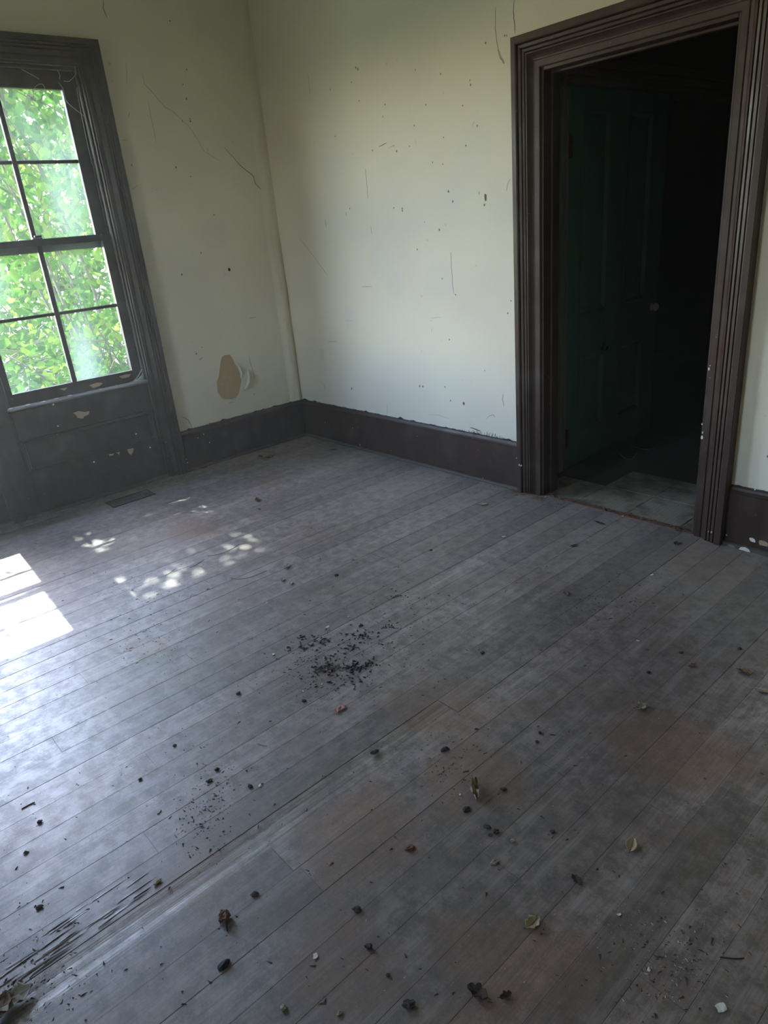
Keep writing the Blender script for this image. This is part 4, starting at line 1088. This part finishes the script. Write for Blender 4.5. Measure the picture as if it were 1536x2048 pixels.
tree('leafy_shrub', (-1.9, -0.3, -0.7), [((-1.5, -.8, .7), (.55, .6, .75)), ((-1.9, .2, .9), (.7, .7, .9)), ((-2.4, -.5, .3), (.7, .8, .7)), ((-1.4, -1.5, .5), (.5, .45, .6))], 3600, .075, 31, 'bright green shrub low behind the lower sash', 9, 'greenery outside the window', 40)
tree('leafy_shrub', (-4.0, -0.5, -0.7), [((-3.7, -.9, .6), (.8, .9, 1.0)), ((-4.1, .3, .9), (.9, .9, 1.2)), ((-4.6, -.5, 1.9), (.9, 1.1, 1.0)), ((-4.4, -1.2, .2), (.8, .8, .8))], 5200, .10, 41, 'pale sunlit shrub farther back beyond the window', 8, 'greenery outside the window')
tree('leafy_tree', (-7.5, 0.6, -0.7), [((-7, .2, 1.0), (1.4, 1.7, 1.5)), ((-7.6, 1.6, 2.6), (1.6, 1.6, 1.6)), ((-8, .4, 3.6), (1.5, 1.8, 1.3)), ((-7.2, -.9, 2.2), (1.2, 1.2, 1.6))], 5200, .15, 51, 'distant rounded tree behind the shrubs outside', 6, 'greenery outside the window')
tree('leafy_shrub', (-3.4, -4.6, -0.7), [((-3.2, -4.2, -.1), (.9, .9, .6)), ((-3.8, -5.0, .1), (.9, .9, .7))], 1500, .09, 61, 'low shrub before the left hand window of the pair', 5, 'greenery outside the window')

# vines hanging over the outside of the upper panes
vine = empty('hanging_vine', (-0.30, -1.45, 2.5)); tag(vine, 'bare brown vine stems hanging across the upper panes', 'vine')
rv = random.Random(9)
for k in range(16):
    y, z, x = -1.30 - rv.random() * .75, 2.5 + rv.random() * .15, -.26 - rv.random() * .25
    pts = [Vector((x, y, z))]
    for q in range(6):
        y += rv.uniform(-.13, .12); z -= rv.uniform(.05, .17); x += rv.uniform(-.03, .03); pts.append(Vector((min(x, -.22), y, z)))
    tube('vine_stem', smooth_path(pts, 4), rv.uniform(.0018, .0038), M_VINE, vine, 4, .001)
fix_children(vine)
tend = empty('dry_tendril', (-.03, -1.3, 2.4)); tag(tend, 'pale dry tendril looping over the upper right frame of the window', 'tendril')
for pts in (((117, 165), (126, 178), (130, 195), (138, 208), (160, 226), (178, 243), (192, 268), (203, 300), (197, 318)), ((70, 200), (66, 185), (72, 172), (84, 168), (90, 178), (88, 190), (80, 199), (72, 201), (68, 195)), ((42, 138), (55, 145), (68, 152), (78, 158))):
    tube('tendril_stem', smooth_path([onplane(u, v, 0, -.030) for u, v in pts], 4), .0014, M_TENDRIL, tend, 4)
fix_children(tend)
web = empty('cobweb', (-.02, -1.28, 2.4)); tag(web, 'dusty cobweb strands in the upper corner of the window frame', 'cobweb')
for pts in (((127, 162), (138, 163), (146, 156), (153, 147), (150, 140)), ((141, 116), (146, 126), (152, 140)), ((153, 176), (165, 240), (184, 330)), ((115, 140), (120, 150), (119, 158))):
    tube('web_strand', [onplane(u, v, 0, -.012) for u, v in pts], .0012, M_WEB, web, 4)
fix_children(web)
web2 = empty('cobweb', (-.02, -1.27, .74)); tag(web2, 'pale cobweb clot in the lower right corner of the window sill', 'cobweb')
for k in range(9):
    a = Vector((-.045, -1.335 + random.uniform(-.02, .02), .716)); b = Vector((-.012, -1.266, .73 + random.uniform(0, .07)))
    tube('web_strand', smooth_path([a, a.lerp(b, .5) + Vector((0, 0, -.01)), b], 3), .0012, M_WEB, web2, 4)
fix_children(web2)

# ------------------------------------------------------------------ haze added in room and hall to stand in for window glare (its skin lies inside the walls and panes)
vm = bpy.data.materials.new('glare_haze'); vm.use_nodes = True; vt = vm.node_tree; vt.nodes.clear()
vo = vt.nodes.new('ShaderNodeOutputMaterial'); vsn = vt.nodes.new('ShaderNodeVolumeScatter')
vsn.inputs['Density'].default_value = 0.011; vsn.inputs['Anisotropy'].default_value = 0.6; vsn.inputs['Color'].default_value = (0.97, 1.0, 0.96, 1)
vt.links.new(vsn.outputs[0], vo.inputs['Volume'])
hull = [(-0.065, -0.04), (RX + 0.07, -0.04), (RX + 0.07, RZ + 0.06), (-0.113, RZ + 0.06), (-0.113, 1.642), (-0.065, 1.642)]
air = loft('glare_haze', [[Vector((x, RY - 0.10, z)) for x, z in hull], [Vector((x, 4.27, z)) for x, z in hull]], vm)
tag(air, 'thin haze added to the room air in place of window glare', 'haze', None, 'stuff')
bpy.context.view_layer.update()
